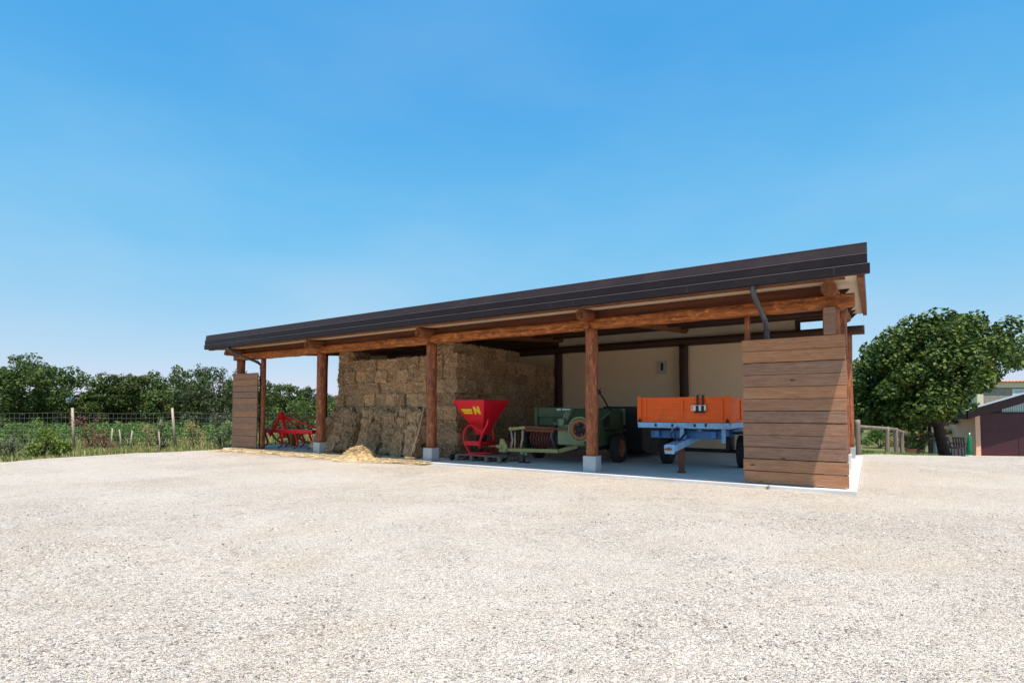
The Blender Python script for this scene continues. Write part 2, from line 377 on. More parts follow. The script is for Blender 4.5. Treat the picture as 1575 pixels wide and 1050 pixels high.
M['brownchair'] = mat_paint('brown_plastic', (.14, .065, .05), (.08, .04, .03), .5, .3)
M['terracotta'] = mat_rough('terracotta', (.36, .15, .08), (.44, .20, .11), 4, .85, .2, .004, 30)
M['leafA'] = mat_leaf('oak_leaf', (.028, .058, .015), (.078, .125, .026), (.18, .225, .055), .4)
M['leafB'] = mat_leaf('broad_leaf', (.013, .034, .006), (.056, .108, .016), (.21, .27, .05), .32, .55)
M['leafO'] = mat_leaf('grey_green_leaf', (.04, .06, .03), (.11, .14, .075), (.24, .26, .16))
M['leafO2'] = mat_leaf('dusty_green_leaf', (.03, .055, .02), (.085, .12, .045), (.19, .22, .10))
M['leafL'] = mat_leaf('lime_leaf', (.07, .14, .015), (.16, .27, .035), (.30, .36, .07))
M['leafR'] = mat_leaf('dry_reddish_leaf', (.16, .07, .04), (.30, .14, .08), (.40, .26, .14))
M['leafY'] = mat_leaf('dry_yellow_leaf', (.22, .20, .06), (.42, .32, .11), (.58, .44, .19))
M['leafG'] = mat_leaf('fresh_leaf', (.04, .09, .015), (.10, .19, .035), (.19, .28, .06))

# ------------------------------------------------------------------ ground
def yard():
    poly = [(-70, -22), (-30, 9.0), (-15.6, 15.7), (-14.6, 18), (-13.7, 20), (-11.2, 21.9), (-9.5, 23.2), (-5, 27.5), (0, 28.6), (6, 24.5), (10.4, 18.3), (12.3, 19.2), (15.0, 21.5), (17.0, 24.0), (19, 26.7), (22, 28.2), (27, 28.2), (60, 26), (70, -22)]
    c = Vector((0, -4)); nA, nR = 720, 90
    vs = []; fs = []
    def radius(th):
        d = Vector((math.cos(th), math.sin(th))); best = 90
        for a, b in zip(poly, poly[1:] + poly[:1]):
            ax, ay = a[0] - c.x, a[1] - c.y; ex, ey = b[0] - a[0], b[1] - a[1]
            den = d.x * ey - d.y * ex
            if abs(den) < 1e-9: continue
            r = (ax * ey - ay * ex) / den; k = (ax * d.y - ay * d.x) / den
            if 0 <= k <= 1 and r > 0: best = min(best, r)
        return best
    for i in range(nA):
        th = 2 * math.pi * i / nA; rr = radius(th)
        rr += noise.noise((math.cos(th) * rr * .5, math.sin(th) * rr * .5, 4)) * .35 + noise.noise((math.cos(th) * rr * 2, math.sin(th) * rr * 2, 14)) * .16
        for j in range(nR):
            k = (j / (nR - 1)) ** 1.15; r = .3 + (rr - .3) * k
            x, y = c.x + r * math.cos(th), c.y + r * math.sin(th)
            fade = min(1, (rr - r) / 1.5)
            dD = .5497 * x + .8357 * y; du = .8357 * x - .5497 * y
            near = 1 - sstep(9.8, 11.2, dD) * sstep(-24, -21.5, du) * sstep(2.5, .2, du) if du < 3 else 1
            z = gh(x, y) + fade * near * (.045 * noise.noise((x * .22, y * .22, 1)) + .02 * noise.noise((x * .9, y * .9, 5)) + .009 * noise.noise((x * 3, y * 3, 8)))
            vs.append((x, y, z - (.03 if j == nR - 1 else 0)))
    for i in range(nA):
        for j in range(nR - 1):
            a = i * nR + j; b2 = ((i + 1) % nA) * nR + j
            fs.append((a, a + 1, b2 + 1, b2))
    tag(npmesh('gravel_yard', vs, fs, M['gravel'], smooth=True), kind='structure')
yard()
def field():
    xs = [-3000, -800, -300, -150] + list(np.arange(-90, 91, 3.0)) + [150, 300, 800, 3000]
    ys = [-400, -60, -20] + list(np.arange(-10, 91, 3.0)) + [150, 300, 800, 1500, 4000]
    vs = [(x, y, gh(x, y) - .05) for y in ys for x in xs]; n = len(xs)
    fs = [(j * n + i, j * n + i + 1, (j + 1) * n + i + 1, (j + 1) * n + i) for j in range(len(ys) - 1) for i in range(n - 1)]
    tag(npmesh('grass_field', vs, fs, M['field']), kind='structure')
field()
def hills():
    vs = []; n = 140
    prof = [(0, 0), (60, .55), (140, .9), (240, 1), (420, .4), (600, 0)]
    for i in range(n + 1):
        x = -1500 + 2400 * i / n
        h = 30 + 16 * noise.noise((x * .004, 2, 0)) + 7 * noise.noise((x * .015, 5, 0)) + 2 * noise.noise((x * .06, 5, 0))
        h *= sstep(-200, -420, x) * .9 + .1
        for d, k in prof: vs.append((x, 900 + d, -2 + h * k))
    m = len(prof)
    fs = [(i * m + j, (i + 1) * m + j, (i + 1) * m + j + 1, i * m + j + 1) for i in range(n) for j in range(m - 1)]
    tag(npmesh('hills', vs, fs, M['hill'], smooth=True), kind='structure')
hills()
def stones():
    rs = np.random.RandomState(3); n = 42000
    y = .9 + 7.5 * rs.rand(n) ** 1.25; x = (rs.rand(n) * 2 - 1) * (y * 1.02 + .6)
    s = .004 + .008 * rs.rand(n) ** 2.2
    keep = np.array([noise.noise((a * .6, b * .6, 3)) + .5 * noise.noise((a * 2.1, b * 2.1, 9)) > (-.18 + .5 * q) for a, b, q in zip(x, y, rs.rand(n))])
    x, y, s = x[keep], y[keep], s[keep]; n = len(x)
    z = np.array([gh(a, b) + .045 * noise.noise((a * .22, b * .22, 1)) + .02 * noise.noise((a * .9, b * .9, 5)) + .009 * noise.noise((a * 3, b * 3, 8)) for a, b in zip(x, y)])
    base = np.array([(1, 0, 0), (-.1, 1, 0), (-1, .1, 0), (0, -1, 0), (.2, .1, .75), (0, 0, -.6)], dtype=float)
    f0 = np.array([(0, 1, 4), (1, 2, 4), (2, 3, 4), (3, 0, 4), (1, 0, 5), (2, 1, 5), (3, 2, 5), (0, 3, 5)])
    v = base[None] * (1 + .5 * (rs.rand(n, 6, 3) - .5)) * s[:, None, None] * (1 + .5 * rs.rand(n, 1, 3))
    a = rs.rand(n) * 6.28; ca, sa = np.cos(a)[:, None], np.sin(a)[:, None]
    vx = v[..., 0] * ca - v[..., 1] * sa; vy = v[..., 0] * sa + v[..., 1] * ca
    V = np.stack([vx + x[:, None], vy + y[:, None], v[..., 2] + z[:, None] + s[:, None] * .2], -1).reshape(-1, 3)
    Fc = (f0[None] + 6 * np.arange(n)[:, None, None]).reshape(-1, 3)
    tag(npmesh('gravel_stones', V, Fc, M['stone']), kind='stuff')
stones()

# ------------------------------------------------------------------ the barn
BO = Vector((-10.6, -16, 0))
barn = thing('open_barn', 'long open-fronted timber barn with a dark metal mono-pitch roof over straw and farm machines', 'barn', W(10.6 * -1, 16), TH)
off = (10.6, -16, 0)
def BB(mb, name, m, parent=None, bev=0, label=None): return mb.build(name, m, parent or barn, off, bev, None, label)
PU = [-.60, -5.6, -10.7, -15.7, -20.6]
zs = lambda D: 3.76 + .082 * (D - 10.85)        # underside of the roof
BB(MB().box(-21.1, -.25, 11.62, 20.6, -.35, 0), 'floor_slab', M['concrete'], None, .012)
for i, u in enumerate(PU):
    p = BB(MB().log((u, 12, .36), (u, 12, 3.41), .142, .45, .07, 18, i * 5 + 1), 'post', M['post'])
    BB(MB().box(u - .165, u + .165, 11.83, 12.165, 0, .375), 'footing', M['footing'], p, .012)
for i, u in enumerate((PU[0], PU[4])):
    p = BB(MB().log((u, 15.9, .36), (u, 15.9, zs(15.9) - .2), .142, .5, .06, 18, i * 5 + 31), 'post', M['post'])
    BB(MB().box(u - .165, u + .165, 15.735, 16.065, 0, .375), 'footing', M['footing_white'], p, .012)
for i, u in enumerate(PU):
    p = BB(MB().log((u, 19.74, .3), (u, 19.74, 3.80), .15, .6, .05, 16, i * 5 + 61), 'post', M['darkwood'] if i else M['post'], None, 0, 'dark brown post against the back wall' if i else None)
    BB(MB().box(u - .165, u + .165, 19.57, 19.90, 0, .33), 'footing', M['footing'], p, .012)
# front beam in lengths that meet over the posts, right end sticking out
ends = [-21.0] + [PU[4] + .0, PU[3], PU[2], PU[1], -.18]
for i in range(1, 5):
    a = -20.95 if i == 1 else ends[i]; b2 = ends[i + 1] if i < 4 else -.2
    BB(MB().log((a + .012, 12, 3.515 + .01 * (i % 2)), (b2 - .012, 12, 3.51), .125, .82, .17, 32, i * 3 + 5), 'front_beam', M['beam'])
BB(MB().log((-20.95, 19.74, 3.91), (-.12, 19.74, 3.91), .14, .6, .05, 16, 77, 60), 'rear_beam', M['darkbeam'])
for i, u in enumerate(PU):
    a, b2 = 11.42, 20.7
    BB(MB().log((u, a, zs(a) - .135), (u, b2, zs(b2) - .135), .128, .12, .06, 16, i * 7 + 3), 'rafter', M['rafter'])
for k, D in enumerate((13.1, 14.6, 16.1, 17.6, 19.1, 20.6)):
    z1 = zs(D) - .006
    x1 = -.32
    mb = MB().add([(-21.0, D - .06, z1 - .15), (-21.0, D + .06, z1 - .145), (x1 - .14, D + .06, z1 - .145), (x1 - .14, D - .06, z1 - .15),
                   (-21.0, D - .06, z1 - .01), (-21.0, D + .06, z1), (x1, D + .06, z1), (x1, D - .06, z1 - .01)],
                  [(3, 2, 1, 0), (4, 5, 6, 7), (0, 1, 5, 4), (1, 2, 6, 5), (2, 3, 7, 6), (3, 0, 4, 7)])
    BB(mb, 'purlin', M['darkbeam'], None, .006)
# brackets over the posts (short corbels under the eave)
for i, u in enumerate(PU[1:]):
    BB(MB().bar((u - .02, 11.35, zs(11.35) - .17), (u - .02, 12.3, 3.60), .10, .13), 'bracket', M['rafter'], None, .008)
def slab(mb, u0, u1, D0, D1, a, b2):
    """a sloping sheet between heights a and b above the underside line"""
    vs = [(u, D, zs(D) + h) for h in (a, b2) for D in (D0, D1) for u in (u0, u1)]
    return mb.add(vs, [(0, 2, 3, 1), (4, 5, 7, 6), (0, 1, 5, 4), (2, 6, 7, 3), (0, 4, 6, 2), (1, 3, 7, 5)])
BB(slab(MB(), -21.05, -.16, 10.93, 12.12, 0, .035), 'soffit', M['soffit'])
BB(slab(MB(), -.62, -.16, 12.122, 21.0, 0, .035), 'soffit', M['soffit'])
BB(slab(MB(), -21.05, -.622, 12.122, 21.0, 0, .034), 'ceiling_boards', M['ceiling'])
for a, b2 in zip(PU[1:], PU[:-1]): BB(MB().box(a + .12, b2 - .12, 12.03, 12.10, 3.60, zs(12.03) - .006), 'infill_board', M['darkred'])
roof = BB(slab(MB(), -21.05, -.05, 10.96, 21.05, .038, .36), 'roof', M['metal'], None, .005)
mb = MB()
for k in range(42):
    u = -20.9 + k * .5; mb.bar((u, 10.97, zs(10.97) + .375), (u, 21.0, zs(21.0) + .375), .05, .035)
BB(mb, 'roof_seams', M['metal'], roof)
# three stepped bands of the eave
g = MB().box(-21.07, .035, 10.80, 10.93, 3.75, 3.918); BB(g, 'gutter', M['metal'], None, .014)
for D_, z_ in ((10.7965, 3.903), (10.8185, 4.080), (10.868, 4.272)):  # thin pale strips that paint the highlight along each seam
    BB(MB().box(-21.06, -.004 if z_ > 4 else .03, D_, D_ + .003, z_, z_ + .012), 'seam_highlight', M['edge'])
g = MB().box(-21.07, .0, 10.822, 10.955, 3.921, 4.095); BB(g, 'eave_board', M['metal'], None, .014)
mb = MB().add([(u, D, z) for u in (-21.07, .0) for D, z in ((10.846, 4.098), (10.957, 4.098), (10.957, 4.285), (10.875, 4.285))],
              [(0, 3, 2, 1), (4, 5, 6, 7), (0, 1, 5, 4), (1, 2, 6, 5), (2, 3, 7, 6), (3, 0, 4, 7)])
BB(mb, 'eave_flashing', M['metal2'], None, .006)
for k in range(9): BB(MB().box(-20.5 + k * 2.5, -20.475 + k * 2.5, 10.793, 10.7995, 3.766, 3.90), 'gutter_joint', M['metal2'])
mb = MB().box(-21.0, -.33, 10.94, 11.02, 3.715, 3.752); BB(mb, 'eave_batten', M['rafter'])
for u0, u1, lb in ((-.158, -.052, None), (-21.1, -21.052, None)):
    BB(slab(MB(), u0, u1, 11.0, 21.05, -.06 if u0 > -5 else -.02, .034), 'rake_board', M['rafter'])
# rear wall and the boarding above it
bw = BB(MB().box(-21.0, -.74, 19.93, 20.13, 0, 3.77), 'back_wall', M['wall'])
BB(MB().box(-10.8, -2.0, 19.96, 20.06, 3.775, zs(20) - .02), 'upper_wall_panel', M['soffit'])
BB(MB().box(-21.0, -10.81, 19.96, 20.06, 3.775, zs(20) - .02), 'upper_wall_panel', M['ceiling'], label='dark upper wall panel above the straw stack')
BB(MB().box(-21.0, -20.85, 17.3, 19.92, 0, zs(17.3) - .02), 'side_wall', M['wall'])
for u in (-1.95,): BB(MB().box(u - .07, u + .07, 19.93, 20.07, 4.04, zs(20) - .02), 'stud', M['darkwood'])
for u, t in ((-2.10, .10), (-19.12, .15)):
    BB(MB().log((u, 12.02, .0 if t > .12 else .2), (u, 12.02, 3.42), t * .55, .7, .05, 12, int(t * 100)), 'stud', M['post'])
BB(MB().box(-.72, -.52, 11.80, 11.84, 2.875, 3.395), 'corner_plank', M['board'], None, .005)
TINT = [.75, .62, .1, .0, .3, .12, .55, .9, .38, .28, .95, .82]
def plank_wall(u0, u1, D, z0, z1, seed):
    rs = random.Random(seed); mb = MB(); n = 12; h = (z1 - z0) / n
    for k in range(n):
        dz = rs.uniform(-.006, .006); a = rs.uniform(-.012, .012)
        for s0, s1 in ((u0, u1),):
            mb.box(s0 + rs.uniform(0, .015), s1 + a * .7, D - .045 + rs.uniform(-.008, .004), D, z0 + k * h + .004 + (dz if k else 0), z0 + (k + 1) * h - .006)
    return mb
for args, tt in (((-2.18, -.37, 11.85, .015, 2.87, 5), TINT), ((-20.82, -19.18, 11.85, .015, 2.87, 8), [.1, .2, .25, .6, .3, .7, .15, .6, .2, .35, .8, .6])):
    o = BB(plank_wall(*args), 'plank_wall', M['board'], None, .007)
    at_ = o.data.attributes.new('tint', 'FLOAT', 'POINT'); at_.data.foreach_set('value', [tt[i // 8] for i in range(len(o.data.vertices))])
for u0, u1 in ((-2.16, -.39), (-20.8, -19.2)): BB(MB().box(u0, u1, 11.853, 11.872, .03, 2.855), 'backing', M['darkwood'])
# downpipes
def pipe(u, du):
    mb = MB(); pts = [(u, 10.86, 3.77), (u, 10.88, 3.68), (u + du * .15, 11.0, 3.58), (u + du * .85, 12.02, 3.28), (u + du, 12.15, 3.18), (u + du, 12.17, 3.05), (u + du, 12.17, .05)]
    mb.tube(pts, .05, 12)
    o = BB(mb, 'downpipe', M['pipe'])
    for a, b2 in (((u, 10.875, 3.70), (u, 10.88, 3.66)), ((u + du, 12.168, 3.10), (u + du, 12.17, 3.04)), ((u + du * .8, 11.95, 3.30), (u + du * .85, 12.03, 3.276))): BB(MB().cyl(a, b2, .06, 12), 'pipe_collar', M['pipe'], o)
pipe(-1.79, .03); pipe(-19.5, 0)
# meter box on the rear wall
mbx = thing('meter_box', 'small pale electric box with a dark slot mounted high on the ochre back wall', 'electric box', W(-6.42, 19.93, 2.8), TH)
MB().box(-.13, .13, -.12, -.001, 0, .46).build('casing', M['lightgrey'], mbx, bev=.012)
MB().box(-.045, .055, -.128, -.1205, .12, .40).build('slot', M['black'], mbx)

# ------------------------------------------------------------------ straw bales
def bale_mesh(name, L, Wd, H, seed, rag=1.0):
    rs = np.random.RandomState(seed); bm = bmesh.new(); bmesh.ops.create_cube(bm, size=1)
    bmesh.ops.subdivide_edges(bm, edges=bm.edges[:], cuts=13, use_grid_fill=True)
    for v in bm.verts:
        p = v.co
        e = Vector((p.x * 2, p.y * 2, p.z * 2)); q = (abs(e.y) ** 8 + abs(e.z) ** 8) ** (1 / 8)
        rd = 1 - .05 * max(0, abs(e.y) + abs(e.z) - 1.35); p.y *= rd; p.z *= rd
        x, y, z = p.x * L, p.y * Wd, p.z * H
        groove = sum(math.exp(-((x - s * L * .2) / .022) ** 2) for s in (-1, 1)) * .02
        d = Vector((x * .3, y, z)).normalized() if abs(e.x) < .98 else Vector((e.x, 0, 0))
        fk = int((x + 5) / .115); fx = ((x + 5) / .115) % 1
        groove += .022 * max(0, 1 - min(fx, 1 - fx) / .22) - .016 * noise.noise((fk * 3.7, seed, 1))
        nn = .05 * noise.noise((x * 4 + seed * 3, y * 5, z * 5)) + .045 * noise.noise((x * 13 + seed, y * 13, z * 13)) - groove
        v.co = Vector((x, y, z)) + d * nn * rag
    bmesh.ops.triangulate(bm, faces=bm.faces[:])
    V = [tuple(v.co) for v in bm.verts]; Fc = [tuple(v.index for v in f.verts) for f in bm.faces]; bm.free()
    nb = len(Fc)
    n = 620
    for k in range(n):                      # straws that stick out of the faces
        fidx = rs.randint(nb); a, b2, c = (Vector(V[i]) for i in Fc[fidx]); p = (a + b2 + c) / 3; nrm = (b2 - a).cross(c - a).normalized()
        d = (nrm * rs.uniform(.1, .7) + Vector(rs.normal(0, 1, 3)) * .6).normalized(); l = rs.uniform(.06, .2) * (1 + .3 * (rag - 1))
        s = d.cross(nrm); s = (s.normalized() if s.length > 1e-4 else Vector((1, 0, 0))) * rs.uniform(.003, .009)
        i = len(V); V += [tuple(p - d * l * .4 + s + nrm * .004), tuple(p - d * l * .4 - s + nrm * .004), tuple(p + d * l * .6 + nrm * .012)]; Fc.append((i, i + 1, i + 2))
    me = bpy.data.meshes.new(name); me.from_pydata(V, [], Fc); me.materials.append(M['straw']); me.materials.append(M['strand'])
    idx = np.zeros(len(Fc), dtype=np.int32); idx[nb:] = 1; me.polygons.foreach_set('material_index', idx); me.update(); return me
BL, BW, BH = .98, .475, .398
bales = [bale_mesh('straw_bale', BL, BW + .006, BH + .006, s) for s in (1, 2, 3, 4, 5)]
slabs = [bale_mesh('leaning_bale', 1.42, .56, .42, s, 2.6) for s in (11, 12, 13)]
rb = random.Random(21)
bale_proto = bpy.data.objects.new('straw_bale', bales[0])
def bale(u, D, z, rz, label, group, me=None, rx=0, ry=0, name='straw_bale'):
    o = bale_proto.copy(); o.data = me or rb.choice(bales); o.name = name
    col.objects.link(o); o.rotation_mode = 'XYZ'
    o.location = W(u, D, z); o.rotation_euler = (rx, ry, TH + rz)
    return tag(o, label, 'straw bale', group)
COURSE = ['bottom', 'second', 'third', 'fourth', 'fifth', 'sixth', 'seventh', 'eighth']
for r in range(8):
    for c in range(11):
        if r < 3 and c < 8: continue
        u = -15.75 + c * .5 + rb.uniform(-.03, .03) + (.05 if r % 2 else -.05)
        sag = .03 * math.sin(c * .9 + r)
        fl = math.pi if rb.random() < .5 else 0
        if r in (3, 5, 7) and c < 9:
            if c % 2 == 0:
                bale(-15.5 + c * .5 + (.1 if r == 5 else -.06) + rb.uniform(-.03, .03), 13.2 + rb.uniform(-.08, .05), r * BH + BH / 2 + sag * .4, rb.uniform(-.05, .05) + (math.pi if rb.random() < .5 else 0),
                     f'straw bale lying lengthwise, {COURSE[r]} course up in the stack front', f'lengthwise bales of the {COURSE[r]} course in the stack front', None, 0, rb.uniform(-.03, .03))
            continue
        bale(u, 13.42 + rb.uniform(-.09, .07), r * BH + BH / 2 + sag * (.4 if r else 0), math.pi / 2 + rb.uniform(-.07, .07) + fl,
             f'straw bale showing its end, {COURSE[r]} course up in the stack front', f'bales of the {COURSE[r]} course in the stack front', None, rb.uniform(-.05, .05))
for c, (u, dz, ry) in enumerate([(-15.6, 0, .1), (-11.35, 0, -.04), (-10.85, .0, .05)]):
    lb = ['single straw bale left on top of the stack at its left front corner', 'straw bale wedged under the beam left of the third post from the right', 'straw bale on top of the stack corner behind the red-brown post with the broom'][c]
    bale(u, 13.35, 8 * BH + BH / 2 - .03, math.pi / 2, lb, 'bales lying on top of the stack', None, ry)
for r in range(9):                          # the long side of the stack, running back to the wall
    for c in range(6):
        D = 14.5 + c * 1.0 + (.18 if r % 2 else 0) + rb.uniform(-.03, .03)
        if r == 8 and c > 2: continue
        if D > 19.05: D = 19.02
        cs = COURSE[r] if r < 8 else 'top'
        if (r + c) % 2 == 1 or c == 0:                # a pair turned end-on
            for s in (-.25, .25):
                bale(-11.30 + rb.uniform(-.05, .05), D + s, r * BH + BH / 2, rb.uniform(-.05, .05) + (math.pi if rb.random() < .5 else 0),
                     f'straw bale turned end-on, {cs} course of the dim stack side by the red spreader', 'bales turned end-on in the side of the stack', None, rb.uniform(-.04, .04))
        else:
            bale(-11.06 + rb.uniform(-.06, .04), D, r * BH + BH / 2, math.pi / 2 + rb.uniform(-.05, .05) + (math.pi if rb.random() < .5 else 0),
                 f'straw bale lying lengthwise, {cs} course of the dim stack side by the red spreader', 'bales lying along the side of the stack', None, rb.uniform(-.05, .05))
# second row behind the front so the top reads as a solid stack
for r in (6, 7):
    for c in range(9):
        bale(-15.7 + c * .5 + rb.uniform(-.03, .03), 14.5, r * BH + BH / 2, math.pi / 2 + rb.uniform(-.05, .05), 'straw bale in the dark row behind the front face of the stack', 'bales of the second row', None)
# bales stood on end and leaning on the front
lean = [(-15.85, 12.56, 26, 13), (-15.35, 12.64, 21, 8), (-14.75, 12.66, 17, 3), (-14.1, 12.76, 9, -3), (-13.6, 12.80, 12, 5), (-13.0, 12.80, 7, -5), (-12.45, 12.78, 10, 3), (-11.85, 12.66, 17, -9)]
LL = ['slumped straw slab leaning at the left end of the stack by the second post', 'straw slab leaning on the stack, second from the left end', 'straw slab leaning on the stack, third from the left end',
      'upright straw slab behind the loose yellow heap, left of its peak', 'upright straw slab directly behind the loose yellow heap', 'upright straw slab just right of the loose yellow heap',
      'straw slab leaning between the yellow heap and the broom', 'slumped straw slab leaning just left of the broom']
from mathutils import Euler
for i, (u, D, tilt, roll) in enumerate(lean):
    tilt += 5; D -= .09
    o = bale_proto.copy(); o.data = slabs[i % 3]; o.name = 'leaning_straw_bale'; col.objects.link(o)
    m = Matrix.Rotation(TH, 4, 'Z') @ Matrix.Rotation(-R(tilt), 4, 'X') @ Matrix.Rotation(R(roll), 4, 'Y') @ Matrix.Rotation(R(90), 4, 'Y') @ Matrix.Rotation(R(90), 4, 'X')
    m = Matrix.Rotation(TH, 4, 'Z') @ Matrix.Rotation(-R(tilt), 4, 'X') @ Matrix.Rotation(R(roll), 4, 'Y') @ Matrix(((0, 1, 0, 0), (0, 0, 1, 0), (1, 0, 0, 0), (0, 0, 0, 1)))
    o.matrix_world = Matrix.Translation(W(u, D, .70)) @ m
    o.location = W(u, D, .70); o.rotation_euler = m.to_euler()
    o.scale = (1 + .1 * math.sin(i * 2.3), 1 + .15 * math.sin(i * 1.7), 1 + .07 * math.cos(i * 3.1))
    tag(o, LL[i], 'straw bale', 'straw slabs leaning on the stack')

def strands(n, fn, l0, l1, wd, seed, up=.25):
    rs = np.random.RandomState(seed); V = []; Fc = []
    for k in range(n):
        p = fn(rs)
        if p is None: continue
        a = rs.uniform(0, 2 * math.pi); d = Vector((math.cos(a), math.sin(a), rs.normal(0, up))).normalized(); l = rs.uniform(l0, l1)
        s = d.cross(Vector((0, 0, 1))).normalized() * wd + Vector((0, 0, rs.uniform(-.5, .5) * wd))
        i = len(V); q = Vector(p)
        V += [q - d * l / 2 - s, q - d * l / 2 + s, q + d * l / 2 + s, q + d * l / 2 - s]; Fc.append((i, i + 1, i + 2, i + 3))
    return [tuple(v) for v in V], Fc
# loose heap
hp = W(-13.2, 11.52)
def heap_h(x, y):
    r = math.hypot(x, y * 1.1); return .38 * max(0, 1 - (r / .55) ** 2) ** .9 + .03 * noise.noise((x * 6, y * 6, 3))
hb = MB(); G = 30
hb.add([(-.62 + 1.24 * i / G, -.56 + 1.12 * j / G, heap_h(-.62 + 1.24 * i / G, -.56 + 1.12 * j / G) - .02) for j in range(G + 1) for i in range(G + 1)],
       [(j * (G + 1) + i, j * (G + 1) + i + 1, (j + 1) * (G + 1) + i + 1, (j + 1) * (G + 1) + i) for j in range(G) for i in range(G)], True)
def hf(rs):
    x, y = rs.normal(0, .28), rs.normal(0, .26); return (x, y, heap_h(x, y) + rs.uniform(0, .02))
sv, sf = strands(2600, hf, .06, .2, .004, 5, .35)
hb.add(sv, sf)
tag(hb.build('straw_heap', M['loose'], loc=(hp.x, hp.y, GZ + .02)), 'rounded heap of loose bright yellow straw in front of the leaning bales', 'straw heap')
def sf2(rs):
    u = -20.6 + 10.2 * rs.rand() ** 1.15; k = noise.noise((u * .8, 1, 1)) * .3
    D = 11.62 + rs.normal(-.03, .36) * (1.0 if u < -12 else .6) + k
    if D < 11.62:
        p = W(u, D, GZ + rs.uniform(.03, .055))
        return p if D > 11.62 - 1.3 * rs.rand() ** 1.1 else None
    if D > 12.4: return None
    return W(u, D, .005 + rs.uniform(0, .02))
sv, sf = strands(13000, sf2, .07, .24, .0055, 9, .06)
tag(npmesh('scattered_straw', sv, sf, M['loose']), kind='stuff')

# ------------------------------------------------------------------ broom
br = thing('broom', 'wooden broom with a pale handle leaning on the third post beside the straw stack', 'broom', W(-11.12, 11.72, 0), TH)
MB().tube([(-.12, -.02, .09), (.06, .12, .8), (.24, .22, 1.72)], .014, 10).build('handle', M['handle'], br)
MB().obox((-.12, -.02, .085), (.36, .07, .05), (0, 0, .1)).build('head', M['handle'], br, bev=.01)
mb = MB()
for k in range(60):
    x = -.29 + .34 * random.random(); y = -.02 + random.uniform(-.03, .03); mb.bar((x, y, .065), (x + random.uniform(-.02, .02), y + random.uniform(-.02, .02), .002), .006, .006)
mb.build('bristles', M['strand'], br)

# ------------------------------------------------------------------ wheels
def wheel(parent, c, axis, r, wd, rim_m, lug=0, name='wheel'):
    """tyre with a rounded shoulder and tread, dished rim and hub"""
    wb = MB(); rr = r
    prof = [(rr * .60, -wd * .42), (rr * .72, -wd * .5), (rr * .88, -wd * .5), (rr * .97, -wd * .40), (rr, -wd * .2), (rr, wd * .2), (rr * .97, wd * .40), (rr * .88, wd * .5), (rr * .72, wd * .5), (rr * .60, wd * .42)]
    wb.lathe(c, axis, prof, 40)
    if lug:
        ax = Vector(axis).normalized(); a = ax.orthogonal().normalized(); b2 = ax.cross(a)
        for k in range(lug):
            for s in (-1, 1):
                an = 2 * math.pi * (k + (.5 if s > 0 else 0)) / lug; d = a * math.cos(an) + b2 * math.sin(an); t = ax.cross(d)
                p = Vector(c) + d * (rr + .004); wb.bar(p + ax * s * .01 * wd, p + ax * s * wd * .46 + t * wd * .18, .03, .022, d)
    t = wb.build(name, M['rubber'], parent)
    mb = MB().lathe(c, axis, [(.001, wd * .16), (rr * .16, wd * .18), (rr * .2, wd * .10), (rr * .46, wd * .02), (rr * .5, wd * .3), (rr * .60, wd * .44), (rr * .62, wd * .40), (rr * .6, -wd * .4), (rr * .5, -wd * .3), (rr * .2, -wd * .1), (.001, -wd * .1)], 32)
    mb.build('rim', rim_m, t)
    ax = Vector(axis).normalized(); a = ax.orthogonal().normalized(); b2 = ax.cross(a); mb = MB()
    for k in range(6):
        an = k * math.pi / 3; p = Vector(c) + (a * math.cos(an) + b2 * math.sin(an)) * rr * .3 + ax * wd * .06; mb.cyl(p, p + ax * .03, .014, 6)
    mb.cyl(Vector(c) + ax * wd * .1, Vector(c) + ax * wd * .3, rr * .11, 16)
    mb.build('hub', M['rust'], t)
    return t

# ------------------------------------------------------------------ tipping trailer (local: x along the barn, y into the barn)
tr = thing('farm_trailer', 'worn orange tipping trailer with light blue frame and drawbar pointing out of the barn', 'trailer', W(-3.73, 13.0), TH)
hw, L0, zb, zt = 1.04, 3.3, 1.17, 1.765
def side_board(p0, p1, z0, z1, ribs, thick=.035, outward=(0, -1, 0)):
    mb = MB(); p0, p1 = Vector(p0), Vector(p1); t = (p1 - p0); ow = Vector(outward)
    mid = (z0 + z1) / 2
    mb.bar(p0 + Vector((0, 0, mid)), p1 + Vector((0, 0, mid)), thick, z1 - z0)
    for k in ribs:
        q = p0 + t * k + ow * .032; mb.bar(q + Vector((0, 0, z0 + .004)), q + Vector((0, 0, z1 - .004)), .06, .03, ow)
    for zz in (z0 + .03, z1 - .025): mb.bar(p0 + ow * .030 + Vector((0, 0, zz)), p1 + ow * .030 + Vector((0, 0, zz)), .026, .05)
    for k in range(3): # rolled ribs
        zz = z0 + (z1 - z0) * (.28 + .22 * k); mb.bar(p0 + t * .02 + ow * .020 + Vector((0, 0, zz)), p1 - t * .02 + ow * .020 + Vector((0, 0, zz)), .01, .02)
    return mb
fb = side_board((-hw, 0, 0), (hw, 0, 0), zb, zt, (.07, .50, .93), outward=(0, -1, 0)).build('front_board', M['orange'], tr, bev=.004)
side_board((hw, .03, 0), (hw, L0, 0), zb, zt - .02, (.02, .35, .68, .98), outward=(1, 0, 0)).build('side_board', M['orange'], tr, bev=.004)
side_board((-hw, .03, 0), (-hw, L0, 0), zb, zt - .02, (.02, .35, .68, .98), outward=(-1, 0, 0)).build('side_board', M['orange'], tr, bev=.004)
side_board((-hw, L0, 0), (hw, L0, 0), zb, zt - .02, (.07, .5, .93), outward=(0, 1, 0)).build('tailboard', M['orange'], tr, bev=.004)
